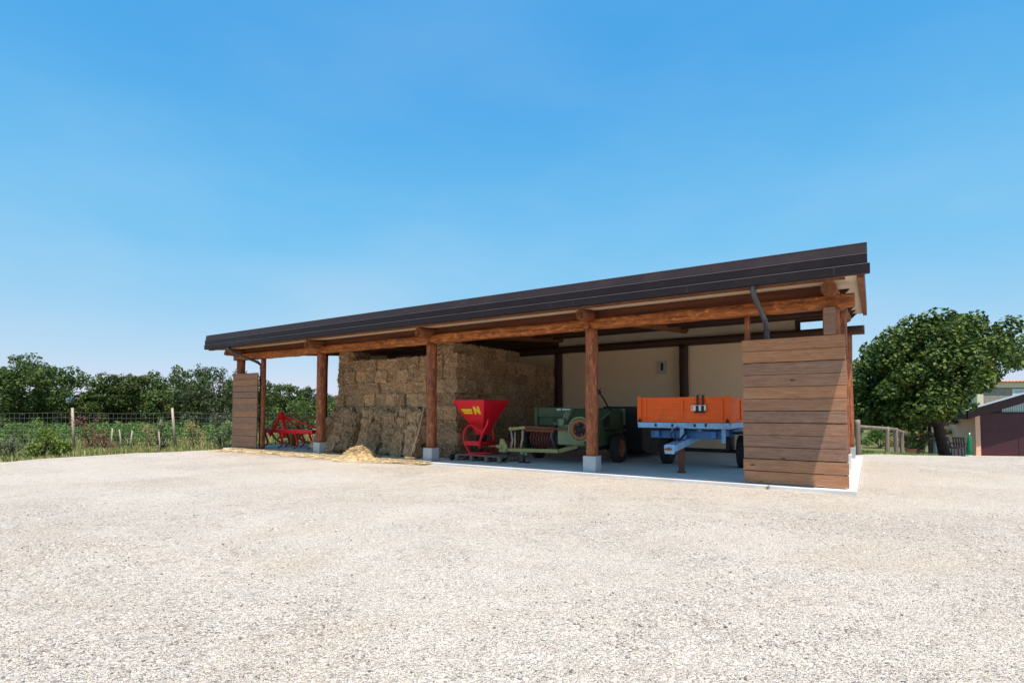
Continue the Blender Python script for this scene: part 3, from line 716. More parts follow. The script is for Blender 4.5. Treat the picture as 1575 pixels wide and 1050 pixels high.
for s in (-1, 1):
    MB().box(s * hw - .05, s * hw + .05, -.06, .03, zb - .04, zt + .02).build('corner_post', M['orange'], tr, bev=.006)
    mb = MB().cyl((s * (hw - .02), -.085, zb + .0), (s * (hw - .02), -.085, zb + .09), .016, 8); mb.obox((s * (hw - .02), -.075, zb + .02), (.08, .03, .05))
    mb.build('latch', M['black'], tr)
mb = MB(); mb.box(-hw - .03, hw + .03, -.085, .02, zb - .135, zb - .005); mb.box(-hw - .04, -hw + .06, .021, L0 + .03, zb - .135, zb - .005); mb.box(hw - .06, hw + .04, .021, L0 + .03, zb - .135, zb - .005)
mb.box(-hw + .061, hw - .061, .022, L0 + .02, zb - .06, zb - .01)
bed = mb.build('bed_frame', M['blue'], tr, bev=.008)
mb = MB()
for x in (-.62, -.22, .30, .55): mb.obox((x, -.092, zb - .06 + random.uniform(-.02, .02)), (.05, .016, .07), (0, random.uniform(-.3, .3), 0))
mb.build('bed_hooks', M['black'], bed, bev=.004)
mb = MB(); mb.box(-.72, -.60, .1, L0 - .1, .80, .96); mb.box(.60, .72, .1, L0 - .1, .80, .96); mb.box(-.86, .86, .26, .36, .78, .96); mb.box(-.8, .8, 1.6, 1.7, .78, .96)
mb.build('chassis', M['deepblue'], tr, bev=.01)
for mb in (MB().box(.83, .90, .18, .30, .70, 1.03), MB().box(-.07, .03, -.02, .2, .78, 1.03), MB().bar((-.35, .30, .99), (-.02, .30, .80), .06, .06), MB().bar((.35, .30, .99), (.02, .30, .80), .06, .06)):
    mb.build('bracket', M['blue'], tr, bev=.006)
mb = MB(); mb.bar((0.05, 1.4, .84), (-.03, -.95, .60), .24, .15); mb.box(-.13, .08, -.96, -.90, .49, .70)
dbar = mb.build('drawbar', M['blue'], tr, bev=.012)
mb = MB().torus((-.03, -1.04, .595), (0, 0, 1), .065, .022, 22, 8); mb.cyl((-.03, -.98, .595), (-.03, -.90, .595), .035, 12)
mb.build('towing_eye', M['rustring'], dbar)
mb = MB()
for k in range(3): mb.bar((-.10, -.75 + k * .28, .699 + k * .029), (.09, -.69 + k * .28, .706 + k * .029), .03, .006)
mb.build('brackets', M['rust'], dbar)
mb = MB(); mb.box(-.055, .055, -.19, -.08, .0, .66); mb.box(-.09, .09, -.22, -.05, 0.002, .03)
mb.build('support_leg', M['rust'], tr, bev=.006)
mb = MB(); mb.tube([(-.08, -.35, .74), (-.10, -.28, 1.0), (-.06, -.22, 1.08)], .016, 8); mb.tube([(-.20, .1, .72), (-.30, 0, .86), (-.18, -.12, .98), (-.05, -.1, 1.05)], .013, 8); mb.tube([(.04, .05, 1.02), (.10, -.10, .92), (.02, -.2, .80), (-.02, -.3, .74)], .028, 8)
mb.build('hose', M['black'], tr)
mb = MB(); mb.cyl((-1.0, 1.95, .40), (1.0, 1.95, .40), .05, 12); mb.box(-.7, -.62, 1.6, 2.3, .44, .80); mb.box(.62, .7, 1.6, 2.3, .44, .80)
mb.build('axle', M['black'], tr, bev=.006)
for s in (-1, 1): wheel(tr, (s * .98, 1.95, .40), (s, 0, 0), .40, .24, M['rust'], 22)
mb = MB(); mb.box(.80, 1.1, 1.45, 2.45, .86, .90); mb.build('mudguard', M['black'], tr, bev=.01)
lb = thing('light_bar', 'small white light board hanging on two straps over the orange trailer front', 'light bar', W(-3.73, 13.0, 0) + Matrix.Rotation(TH, 3, 'Z') @ Vector((.40, -.075, 1.45)), TH)
mb = MB(); mb.box(-.18, .16, -.035, 0, -.005, .125); hb2 = mb.build('board', M['white'], lb, bev=.02)
mb = MB()
for x in (-.03, .09): mb.box(x - .032, x + .032, -.050, -.036, -.06, .11); mb.box(x - .024, x + .024, -.012, .0, .126, .345); mb.box(x - .024, x + .024, -.010, .13, .346, .358)
mb.box(-.10, .15, -.048, -.036, -.06, -.02)
mb.build('strap', M['black'], lb, bev=.003)
MB().box(-.165, -.125, -.0415, -.0355, .02, .105).build('lens', M['amber'], lb)

# ------------------------------------------------------------------ baler (local: x along the barn, y into the barn)
bl = thing('hay_baler', 'old green square baler with rusty pickup tines, flywheel and black tyres behind a timber post', 'baler', W(-6.6, 13.3), TH)
def extr(mb, prof, x0, x1):
    """profile in (y, z) swept along x"""
    n = len(prof); vs = [(x, y, z) for x in (x0, x1) for y, z in prof]
    return mb.add(vs, [list(range(n)), [n + i for i in reversed(range(n))]] + [(i, n + i, n + (i + 1) % n, (i + 1) % n) for i in range(n)])
mb = MB(); extr(mb, [(0.05, .46), (2.2, .46), (2.3, .60), (2.3, 1.36), (2.1, 1.51), (1.2, 1.52), (.62, 1.47), (.36, 1.28), (.05, 1.05)], -.42, .36)
body = mb.build('bale_chamber', M['green'], bl, bev=.025)
mb = MB(); mb.box(.363, .385, .15, 2.2, .50, .62); mb.box(.363, .385, .5, 2.25, 1.10, 1.16)
for y in (.5, 1.25, 1.95): mb.box(.363, .382, y, y + .06, .63, 1.44)
mb.build('side_ribs', M['green'], body, bev=.004)
MB().box(.364, .392, .78, 1.18, 1.0, 1.30).build('side_panel', M['black'], body, bev=.01)
MB().bar((.375, .62, 1.20), (.375, 1.22, 1.42), .05, .05).build('guard_strut', M['palegreen'], body, bev=.006)
mb = MB(); extr(mb, [(-.10, .52), (.045, .50), (.045, 1.04), (-.02, 1.08), (-.10, .98)], -.60, .20)
mb.build('front_gearcase', M['palegreen'], bl, bev=.03)
mb = MB(); extr(mb, [(.10, 1.08), (.50, 1.12), (.50, 1.44), (.34, 1.42)], -.62, -.425); extr(mb, [(-.12, 1.03), (.10, 1.03), (.10, 1.25), (-.04, 1.22)], -.62, -.42)
mb.build('knotter_cover', M['palegreen'], bl, bev=.03)
# cross feeder housing, open below a folded lip
mb = MB(); extr(mb, [(.60, 1.02), (.66, 1.02), (.74, 1.30), (.66, 1.47), (.60, 1.52), (.57, 1.50), (.66, 1.30)], -1.62, -.44)
extr(mb, [(.56, 1.26), (.585, 1.26), (.615, 1.525), (.585, 1.54)], -1.62, -.44); mb.box(-1.70, -1.60, .52, 1.15, .96, 1.53); mb.box(-1.60, -.44, .76, 1.15, 1.0, 1.50)
fh = mb.build('feeder_housing', M['green'], bl, bev=.012)
rsx = random.Random(2); mb = MB(); x = -.98
for k in range(9):
    wdt = rsx.uniform(.02, .045)
    if k == 3: x += .03
    mb.box(x, x + wdt, .572, .583, 1.455, 1.50); x += wdt + .012
mm = mb.build('faded_lettering', M['white'], fh); mm.rotation_euler = (0, 0, 0)
# pickup reel
mb = MB(); mb.cyl((-1.58, .18, .66), (-.66, .18, .66), .15, 18); pk = mb.build('pickup', M['black'], bl)
mb = MB()
for i in range(10):
    x = -1.52 + i * .09
    for k in range(10):
        an = k * math.pi / 5 + (i % 2) * .3; c, s = math.cos(an), math.sin(an)
        mb.tube([(x, .18 + c * .14, .66 + s * .14), (x, .18 + c * .22, .66 + s * .22), (x + .005, .18 + math.cos(an - .25) * .29, .66 + math.sin(an - .25) * .29)], .0065, 5, False)
    mb.torus((x + .03, .18, .66), (1, 0, 0), .23, .016, 18, 5)
mb.build('tines', M['rustpink'], pk)
for x in (-1.66, -.645): MB().lathe((x, .18, .66), (1, 0, 0), [(.001, -.015), (.30, -.015), (.30, .015), (.001, .015)], 24).build('pickup_plate', M['black'], pk)
# beam in front, hitch folded to the side
mb = MB(); mb.bar((-2.1, -.42, .34), (-.45, -.30, .36), .11, .10); mb.bar((-.45, -.30, .36), (-.1, .1, .48), .12, .10)
bm_ = mb.build('drawbar', M['olive'], bl, bev=.012)
mb = MB(); mb.prism([(-.13, -.12), (.10, -.13), (.14, .05), (.02, .24), (-.08, .26), (-.12, .1)], Matrix.Translation((-2.12, -.46, .40)) @ Matrix.Rotation(R(90), 4, 'X') @ Matrix.Rotation(0, 4, 'Z'), .07)
mb.tube([(-2.14, -.5, .42), (-2.28, -.52, .43), (-2.34, -.52, .44)], [.075, .055, .045], 12); mb.build('hitch_plate', M['olive'], bm_, bev=.008)
MB().tube([(-2.34, -.52, .44), (-2.62, -.53, .42)], .028, 8).build('pto_stub', M['rustring'], bm_)
mb = MB(); mb.tube([(-1.98, -.42, .29), (-2.0, -.44, .12), (-2.12, -.52, .03)], .022, 8); mb.obox((-2.13, -.53, .018), (.16, .07, .03), (0, 0, .5)); mb.build('stand', M['black'], bm_); mb = MB(); mb.tube([(-1.48, -.40, .29), (-1.48, -.40, .03)], .03, 8); mb.obox((-1.48, -.40, .016), (.34, .12, .03))
mb.build('stand', M['black'], bm_)
mb = MB(); mb.obox((-1.50, -.37, .26), (.22, .10, .08), (0, .2, 0)); mb.build('stand_clamp', M['palegreen'], bm_, bev=.01)
mb = MB(); mb.tube([(-1.92, -.40, .40), (-1.90, -.35, .62), (-1.97, -.32, .88)], .03, 8); mb.tube([(-1.62, -.36, .40), (-1.60, -.30, .65), (-1.60, -.28, .90)], .032, 8); mb.tube([(-1.80, -.38, .40), (-1.82, -.34, .85)], .018, 8)
mb.build('support_arm', M['fence'], bm_)
mb = MB(); mb.bar((-2.02, -.30, .92), (-1.52, -.25, .975), .09, .085); mb.cyl((-1.98, -.36, .93), (-1.98, -.24, .93), .055, 14); mb.build('shaft_end', M['olive'], bl, bev=.012)
mb = MB(); mb.tube([(-1.55, -.25, .99), (-.62, -.20, .955)], .05, 12); mb.tube([(-.62, -.20, .955), (-.30, -.20, .95), (.12, -.18, .95)], [.035, .035, .03], 10); mb.bar((-1.55, -.22, .90), (-.66, -.18, .88), .05, .06); mb.bar((-1.55, -.22, 1.03), (-.8, -.19, .99), .03, .02)
mb.build('drive_shaft', M['rust'], bl)
mb = MB(); mb.tube([(-.70, -.15, 1.0), (-.78, -.12, .75), (-.68, -.1, .45)], .04, 8); mb.tube([(-.60, -.15, 1.05), (-.66, -.15, 1.15), (-.62, -.1, 1.05)], .05, 8); mb.build('shaft_guard', M['pipe'], bl)
# flywheel
mb = MB().lathe((.16, -.22, .95), (0, 1, 0), [(.34, -.05), (.345, .05), (.30, .05), (.295, -.05), (.34, -.05)], 40); fw = mb.build('flywheel', M['palegreen'], bl)
MB().lathe((.16, -.22, .95), (0, 1, 0), [(.282, .02), (.282, -.055), (.20, -.06), (.19, -.02)], 40).build('flywheel_rim', M['rustring'], fw)
MB().lathe((.16, -.22, .95), (0, 1, 0), [(.19, -.02), (.12, .0), (.10, -.08), (.001, -.10)], 32).build('flywheel_hub', M['black'], fw)
mb = MB()
for k in range(4):
    an = k * math.pi / 2 + .4; mb.bar((.16 + math.cos(an) * .09, -.25, .95 + math.sin(an) * .09), (.16 + math.cos(an) * .27, -.25, .95 + math.sin(an) * .27), .06, .03, (0, 1, 0))
mb.build('flywheel_spokes', M['rust'], fw)
mb = MB(); mb.box(-.40, .34, .1, 2.3, .36, .455); mb.box(-1.6, .34, .75, .9, .40, .50); mb.cyl((-1.95, 1.25, .40), (.55, 1.25, .40), .045, 12); mb.build('frame', M['black'], bl, bev=.01)
wheel(bl, (.62, 1.25, .395), (1, 0, 0), .395, .24, M['rustring'], 24)
wheel(bl, (-1.98, 1.25, .34), (-1, 0, 0), .34, .18, M['rustring'], 20)
mb = MB(); extr(mb, [(.8, .86), (1.7, .86), (1.62, .92), (.86, .92)], .386, .72); mb.build('wheel_cover', M['black'], bl, bev=.01)
mb = MB(); mb.tube([(.35, 1.32, 1.44), (.32, 1.0, 1.73), (.29, .70, 1.96)], .022, 8); lv = mb.build('lever', M['black'], bl)
mb = MB(); mb.obox((.28, .68, 1.965), (.12, .08, .10), (0, .6, 0)); mb.tube([(.29, .69, 1.97), (.33, .72, 2.07)], .014, 6); MB().obox((.33, 1.30, 1.50), (.14, .14, .14)).build('lever_pivot', M['black'], lv, bev=.01); mb.build('lever_grip', M['black'], lv, bev=.01)
mb = MB(); mb.box(-.30, .40, 2.31, 2.36, 1.0, 1.51); mb.build('rear_frame', M['palegreen'], bl, bev=.01)
mb = MB(); extr(mb, [(2.37, .30), (2.9, .12), (5.2, .12), (5.2, 1.40), (4.8, 1.57), (2.37, 1.57)], -.35, .92); mb.build('bale_chute_and_shadow', M['black'], bl, bev=.02)  # black chute, enlarged to also stand in for the shadow beside the trailer

# ------------------------------------------------------------------ fertiliser spreader on a pallet
pal = thing('wooden_pallet', 'grey wooden pallet lying under the red fertiliser spreader', 'pallet', W(-9.55, 12.85), TH)
mb = MB()
for k in range(7): mb.box(-.62, .98, -.42 + k * .14, -.33 + k * .14, .155, .178)
for x in (-.61, -.08, .45, .88):
    mb.box(x, x + .10, -.43, .53, .13, .153)
    for y in (-.43, .0, .42): mb.box(x, x + .10, y, y + .11, .025, .129)
    mb.box(x, x + .10, -.43, .53, 0.002, .024)
mb.build('pallet_boards', M['pallet'], pal, bev=.004)
mb = MB()
for (x, y) in ((-.72, -.42), (-.68, .38)):
    mb.lathe((x, y, .09), (1, 0, 0), [(.001, -.03), (.09, -.03), (.09, .03), (.001, .03)], 16); mb.tube([(x, y, .09), (x + .12, y, .2)], .02, 6)
mb.build('castor', M['black'], pal)
sp = thing('fertiliser_spreader', 'bright red hopper spreader with yellow markings standing on a pallet by the straw', 'spreader', W(-9.6, 12.95, .18), TH)
def hopper():
    mb = MB(); a, d = .55, .62
    rings = [(a, d, 1.56), (a, d, 1.50), (.19, .20, .74), (.14, .14, .56)]
    sh = [0, 0, .03, .05]
    vs = [(s * w + o, t * h, z) for (w, h, z), o in zip(rings, sh) for s, t in ((-1, -1), (1, -1), (1, 1), (-1, 1))]
    vs += [(s * (w - .02) + o, t * (h - .02), z + .02) for (w, h, z), o in reversed(list(zip(rings, sh))) for s, t in ((-1, -1), (1, -1), (1, 1), (-1, 1))]
    fs = []
    for r in range(7):
        for k in range(4): fs.append((r * 4 + k, r * 4 + (k + 1) % 4, r * 4 + 4 + (k + 1) % 4, r * 4 + 4 + k))
    mb.add(vs, [tuple(reversed(f)) for f in fs]); return mb
hp_ = hopper().build('hopper', M['crimson'], sp, bev=.008)
# yellow marks on the front plane of the hopper
A, B2, C2 = Vector((-.55, -.62, 1.50)), Vector((.55, -.62, 1.50)), Vector((.30, -.285, .84))
fu = (B2 - A).normalized(); fv = Vector((0, -.42, .76)).normalized(); fn = fu.cross(fv).normalized()
if fn.y > 0: fn = -fn
def decal(pts, name, m, lift=.004):
    vs = [Vector((0, -.62, 1.50)) + fu * x + fv * (y - .46) + fn * lift for x, y in pts]
    MB().add(vs, [list(range(len(vs)))]).build(name, m, hp_)
decal([(-.28, .09), (.03, .09), (.03, .25), (-.36, .25)], 'yellow_mark', M['yellow'])
decal([(-.335, .15), (.035, .15), (.035, .165), (-.345, .165)], 'red_stripe', M['crimson'], .007)
decal([(.10, .33), (.17, .33), (.25, .20), (.25, .33), (.32, .33), (.32, .08), (.26, .08), (.17, .21), (.17, .08), (.10, .08)], 'yellow_emblem', M['yellow'])
mb = MB(); mb.tube([(-0.17, -.40, .82), (-0.29, -.42, .70), (-0.33, -.42, .50), (-0.29, -.42, .30), (-0.13, -.42, .10), (-0.09, -.42, .0)], .034, 10)
mb.tube([(-0.17, -.40, .82), (-0.05, -.40, .86), (0.33, -.42, .68), (0.37, -.42, .62)], .034, 10)
mb.tube([(0.57, -.44, 1.02), (0.53, -.44, .86), (0.35, -.42, .62), (0.27, -.42, .40), (0.25, -.42, .20)], .034, 10)
mb.bar((-0.27, -.42, .33), (0.27, -.42, .33), .12, .13); mb.bar((-0.27, .3, .33), (0.27, .3, .33), .1, .1); mb.bar((-0.13, -.42, .33), (-0.13, .3, .33), .08, .08); mb.bar((0.25, -.42, .33), (0.25, .3, .33), .08, .08)
mb.tube([(-0.10, .26, .74), (-0.16, .28, .45), (-0.05, .30, .02)], .034, 10); mb.tube([(.22, .26, .74), (.24, .28, .4), (.2, .30, .02)], .034, 10)
mb.build('frame', M['crimson'], sp, bev=.004)
mb = MB(); mb.cyl((.05, 0, .62), (.05, 0, .40), .12, 18); mb.cyl((-.1, 0, .34), (.1, 0, .34), .09, 14); mb.tube([(.05, -.42, .24), (.16, -.46, .20)], .05, 10); mb.build('gearbox', M['black'], sp)
mb = MB().lathe((.05, 0, .22), (0, 0, 1), [(.001, 0), (.30, 0), (.32, .03), (.30, .035), (.001, .04)], 28); mb.bar((-.2, 0, .262), (.3, 0, .262), .03, .05); mb.build('spinning_disc', M['rust'], sp)
mb = MB(); mb.bar((-.38, -.42, .012), (.5, -.42, .012), .06, .024); mb.bar((-.38, .32, .012), (.4, .32, .012), .06, .024); mb.bar((-.1, -.42, .05), (.42, -.1, .05), .08, .04); mb.build('skid', M['crimson'], sp)

# ------------------------------------------------------------------ cultivator and hay rake at the left end
cu = thing('cultivator', 'bright red tined cultivator with A-frame mast standing at the left end of the barn', 'cultivator', W(-18.68, 12.75), TH)
mb = MB(); mb.bar((-1.62, 0, .66), (1.6, 0, .66), .14, .15); mb.bar((-1.4, .62, .66), (1.4, .62, .66), .10, .10)
for x in (-1.3, -.62, .1, .75, 1.3): mb.bar((x, .06, .66), (x, .58, .66), .08, .08)
mb.build('tool_bar', M['red'], cu, bev=.01)
mb = MB(); mb.bar((-.86, 0, .70), (-.50, .05, 1.26), .10, .07, (1, 0, 0)); mb.bar((-.08, 0, .70), (-.44, .05, 1.26), .10, .07, (1, 0, 0)); mb.box(-.56, -.38, -.02, .12, 1.18, 1.40)
mb.build('mast', M['red'], cu, bev=.008)
mb = MB(); mb.cyl((-.58, .05, 1.32), (-.36, .05, 1.32), .03, 10); mb.build('mast_pin', M['black'], cu)
mb = MB(); mb.tube([(-.42, .10, 1.24), (.30, .35, 1.0), (1.15, .62, .74)], .034, 8); mb.tube([(-.46, .10, 1.22), (.0, .6, .72)], .034, 8); mb.build('brace', M['red'], cu)
for x in (-.9, -.06): MB().bar((x, -.02, .60), (x, -.16, .50), .03, .16).build('lower_hitch', M['red'], cu)
for k, x in enumerate((-1.38, -.88, -.40, .08, .56, 1.02, 1.40)):
    y = 0 if k % 2 == 0 else .62
    mb = MB(); pts = [(x, y - .02, .72), (x, y - .02, .52), (x, y + .06, .34), (x, y + .10, .20), (x, y + .02, .08)]
    for a, b2 in zip(pts, pts[1:]): mb.bar(a, b2, .075, .05, (0, 1, 0))
    mb.obox((x, y - .02, .62), (.11, .16, .10))
    t = mb.build('tine', M['red'], cu, bev=.004)
    MB().add([(x - .04, y + .03, .10), (x + .04, y + .03, .10), (x + .035, y - .10, .012), (x - .035, y - .10, .012), (x - .04, y + .05, .10), (x + .04, y + .05, .10), (x + .035, y - .09, .002), (x - .035, y - .09, .002)],
             [(0, 1, 2, 3), (7, 6, 5, 4), (0, 4, 5, 1), (1, 5, 6, 2), (2, 6, 7, 3), (3, 7, 4, 0)]).build('share', M['rust'], t)
hr = thing('hay_rake', 'rusty ring wheel hay rake with yellow frame arms behind the red cultivator', 'hay rake', W(-20.5, 14.0), TH)
for (cx, cy, rr) in ((0, 0, .66), (.55, .75, .60)):
    mb = MB().torus((cx, cy, rr + .02), (-.75, .66, 0), rr - .05, .055, 40, 8); rg = mb.build('rake_ring', M['ochre2'], hr)
    mb = MB(); ax = Vector((-.75, .66, 0)).normalized(); a = Vector((ax.y, -ax.x, 0)); up = Vector((0, 0, 1)); c = Vector((cx, cy, rr + .02))
    for k in range(24):
        an = k * math.pi / 12; d = a * math.cos(an) + up * math.sin(an); mb.tube([c + d * (rr - .3), c + d * (rr - .06), c + d * (rr - .005) - ax * .03], .006, 5)
    for k in range(5):
        an = k * math.pi * .4; d = a * math.cos(an) + up * math.sin(an); mb.tube([c, c + d * (rr - .06)], .012, 6)
    mb.build('rake_tines', M['rust'], rg)
    MB().lathe(c, ax, [(.001, -.06), (.08, -.06), (.08, .06), (.001, .06)], 16).build('rake_hub', M['black'], rg)
mb = MB(); mb.bar((-.25, -.25, .30), (1.2, .7, .62), .10, .10); mb.bar((.15, -.1, .75), (.55, -.1, .12), .12, .16); mb.bar((.0, -.1, .90), (.45, .1, .55), .07, .07); mb.bar((.9, .3, 1.05), (1.0, .4, .3), .08, .08); mb.box(.45, .63, -.2, .0, 0.002, .5)
mb.build('rake_frame', M['ochre'], hr, bev=.008)
ty = thing('spare_tyre', 'black tyre standing beside the second post and the leaning straw', 'tyre', W(-16.28, 13.6), TH + .5)
wheel(ty, (0, 0, .36), (.9, -.2, 0), .36, .22, M['black'], 0)
for o in kids(ty): o.name = 'tyre_body'

# ------------------------------------------------------------------ vegetation
def leaf_arrays(clusters, per, size, seed, up=.35, squash=.8, asp=.6, shell=.35):
    """clusters: (x, y, z, r); many small separate leaves in each"""
    rs = np.random.RandomState(seed); C = np.array(clusters, dtype=float)
    w8 = C[:, 3] ** 2; w8 = w8 / w8.mean(); cnt = np.maximum(6, (per * w8)).astype(int)
    idx = np.repeat(np.arange(len(C)), cnt); n = len(idx)
    d = rs.normal(0, 1, (n, 3)); d /= np.linalg.norm(d, axis=1)[:, None]
    rad = (shell + (1 - shell) * rs.rand(n) ** .6) * C[idx, 3]
    p = C[idx, :3] + d * rad[:, None] * np.array([1, 1, squash])
    nr = d * .7 + rs.normal(0, .55, (n, 3)) + np.array([0, 0, up]); nr /= np.linalg.norm(nr, axis=1)[:, None]
    t = np.cross(nr, rs.normal(0, 1, (n, 3))); t /= np.linalg.norm(t, axis=1)[:, None]; b = np.cross(nr, t)
    s = size * (.6 + .8 * rs.rand(n))[:, None]
    V = np.stack([p - t * s * .5, p + b * s * asp * .5 + nr * s * .06, p + t * s * .5 - nr * s * .1, p - b * s * asp * .5 + nr * s * .06], 1).reshape(-1, 3)
    Fc = np.arange(n * 4).reshape(-1, 4); return V, Fc
def crown_clusters(n, c, r, seed, low=None, lump=.35, inner=.45, rc=(.4, .75)):
    rs = np.random.RandomState(seed); out = []
    while len(out) < n:
        d = rs.normal(0, 1, 3); d /= np.linalg.norm(d); k = inner + (1 - inner) * rs.rand() ** .5
        k *= 1 + lump * noise.noise((d[0] * 1.7 + seed, d[1] * 1.7, d[2] * 1.7))+ lump * .5 * noise.noise((d[0] * 4 + seed, d[1] * 4, d[2] * 4))
        p = np.array(c) + d * k * np.array(r)
        if low and p[2] < low(p[0], p[1]): continue
        out.append((*p, rs.uniform(*rc)))
    return out
def limbs(mb, base, tips, r0, seed):
    rs = random.Random(seed); base = Vector(base)
    for tp in tips:
        tp = Vector(tp); m = base.lerp(tp, .5) + Vector((rs.uniform(-.25, .25), rs.uniform(-.25, .25), rs.uniform(0, .3)))
        mb.tube([base, base.lerp(m, .5) + Vector((0, 0, .1)), m, tp], [r0 * .55, r0 * .42, r0 * .3, r0 * .08], 8)
def tree_mesh(name, h, wd, seed, leaf, size, m, trunk_r=.13, nclu=90, per=75, lowk=.12):
    root = bpy.data.objects.new(name, None); col.objects.link(root)
    cl = crown_clusters(nclu, (0, 0, h * .58), (wd / 2, wd / 2 * .9, h * .42), seed, lambda x, y: h * lowk, .45, .35, (h * .07, h * .13))
    V, Fc = leaf_arrays(cl, per, size, seed); npmesh('crown', V, Fc, m, root)
    mb = MB(); rs = random.Random(seed)
    mb.tube([(0, 0, -.1), (.05, .02, h * .14), (.02 + rs.uniform(-.1, .1), .05, h * .3), (rs.uniform(-.2, .2), 0, h * .52)], [trunk_r * 1.4, trunk_r, trunk_r * .85, trunk_r * .5], 10)
    limbs(mb, (0, .03, h * .26), [cl[i][:3] for i in range(0, nclu, max(1, nclu // 11))], trunk_r, seed)
    mb.build('trunk', M['bark'], root); return root
T = [tree_mesh('oak_tree', 4.9, 5.6, 4, None, .19, M['leafA'], nclu=175, per=75),
     tree_mesh('oak_tree', 4.2, 4.4, 9, None, .18, M['leafA'], nclu=110, per=75, lowk=.06),
     tree_mesh('oak_tree', 4.0, 4.0, 15, None, .18, M['leafA'], nclu=95, per=75, lowk=.06),
     tree_mesh('olive_tree', 4.3, 4.4, 22, None, .15, M['leafO2'], nclu=90, per=70, lowk=.10)]
used = set()
def plant_tree(k, px, Y, sc_, rz, label, group='trees beyond the wire fence', wide=1):
    o = T[k] if k not in used else copy_tree(T[k]); used.add(k)
    x = (px - 787) / F * Y; o.location = (x, Y, gh(x, Y) - .1); o.rotation_euler = (0, 0, rz); o.scale = (sc_ * wide, sc_ * wide, sc_)
    tag(o, label, 'tree', group)
plant_tree(0, 45, 34, .95, .4, 'tallest dark green tree beyond the wire fence at the far left')
plant_tree(0, -40, 37, .95, 2.4, 'dark tree cut by the left edge of the photo beyond the fence')
plant_tree(1, 122, 38, .62, .0, 'low tree in the dip between the tall left tree and the longer row')
plant_tree(2, 172, 35.5, .98, 1.2, 'bushy tree at the left end of the row beyond the two fence posts')
plant_tree(1, 226, 36, 1.0, 2.6, 'broad green tree in the middle of the row beyond the fence')
plant_tree(2, 283, 35, 1.05, 3.3, 'green tree behind the slanting fence post nearest the barn')
plant_tree(3, 335, 33, 1.0, .5, 'thin grey-green tree with open twigs beside the left plank wall')
plant_tree(2, 372, 38, .95, 5.0, 'tree partly hidden behind the left plank wall')
plant_tree(1, 430, 44, .92, 4.2, 'tree seen through the open bay right above the red cultivator')
plant_tree(2, 478, 48, .86, .7, 'tree seen through the open bay left of the second post')
plant_tree(1, 520, 50, .72, 1.7, 'low tree seen between the second post and the straw stack')
# denser greenery under and behind the row
rs_ = np.random.RandomState(5); cl = []
for k in range(560):
    Y = rs_.uniform(39, 58); px = rs_.uniform(-160, 560); x = (px - 787) / F * Y
    top = (1.75 if px < 140 else 2.3) if px < 380 else 2.3
    cl.append((x, Y, gh(x, Y) + rs_.uniform(.1, top * (1 + .25 * noise.noise((x * .3, 3, 1)))), rs_.uniform(.5, .85)))
V, Fc = leaf_arrays(cl, 62, .24, 77); tag(npmesh('thicket', V, Fc, M['leafA']), 'far continuous green thicket behind the row of trees', kind='stuff')
def shrub(px, Y, wd, h, m, seed, label, leaf=.1, per=60, n=14, name='shrub', z0=0, tall=False, group=None):
    x = (px - 787) / F * Y; root = thing(name, label, 'shrub', (x, Y, gh(x, Y) - .03), 0, group)
    rs = np.random.RandomState(seed); cl = []
    for k in range(n):
        a = rs.rand() * 6.28; r = rs.rand() ** .5; zz = rs.uniform(.12, .92)
        kk = (1 - .55 * zz) if not tall else (1 - .3 * abs(zz - .6))
        cl.append((math.cos(a) * r * wd / 2 * kk, math.sin(a) * r * wd / 2 * kk, h * zz, rs.uniform(.16, .28) * min(wd, h)))
    V, Fc = leaf_arrays(cl, per, leaf, seed, .3, 1, .5, .1); npmesh('foliage', V, Fc, m, root)
    mb = MB(); rr = random.Random(seed)
    for c in cl[:9]: mb.tube([(rr.uniform(-.06, .06), rr.uniform(-.06, .06), -.05), (c[0] * .5, c[1] * .5, c[2] * .55), (c[0], c[1], c[2])], [.02, .014, .006], 6)
    mb.build('stems', M['bark'], root); return root
shrub(68, 17.9, 1.3, .95, M['leafL'], 31, 'bright lime green bush at the edge of the gravel, left of the first fence post', .09, 70, 16)
shrub(95, 18.3, .9, .55, M['leafL'], 35, 'low fresh green clump spreading onto the gravel beside the lime bush', .09, 60, 12)
shrub(20, 18.2, 1.4, .8, M['leafO'], 32, 'pale grey-green weed bush near the left edge of the photo', .08, 50, 14)
shrub(142, 21.5, 1.1, 1.3, M['leafR'], 33, 'tall dry reddish plant beside the first fence post', .07, 45, 14, tall=True)
shrub(160, 21, .8, .8, M['leafR'], 41, 'short dry reddish plant right of the tall reddish one', .07, 40, 10)
shrub(247, 21.2, .5, 1.25, M['leafO'], 34, 'tall thin pale plant growing on the left of the slanting fence post', .08, 40, 10, tall=True)
shrub(300, 23.2, 1.7, 1.1, M['leafY'], 36, 'dry straw coloured bush between the slanting fence post and the plank wall', .07, 40, 14)
shrub(342, 22.9, 1.0, 1.7, M['leafO'], 37, 'pale grey-green bush against the end of the left plank wall', .08, 60, 16, tall=True)
shrub(200, 23.5, 2.0, .9, M['leafG'], 38, 'green bush behind the wire mesh midway between the two fence posts', .09, 55, 16)
shrub(48, 24, 2.4, 1.1, M['leafG'], 39, 'green bush behind the wire mesh left of the first fence post', .09, 55, 16)
shrub(232, 22.8, 1.3, .95, M['leafY'], 43, 'low dry bush left of the slanting fence post', .07, 40, 12)
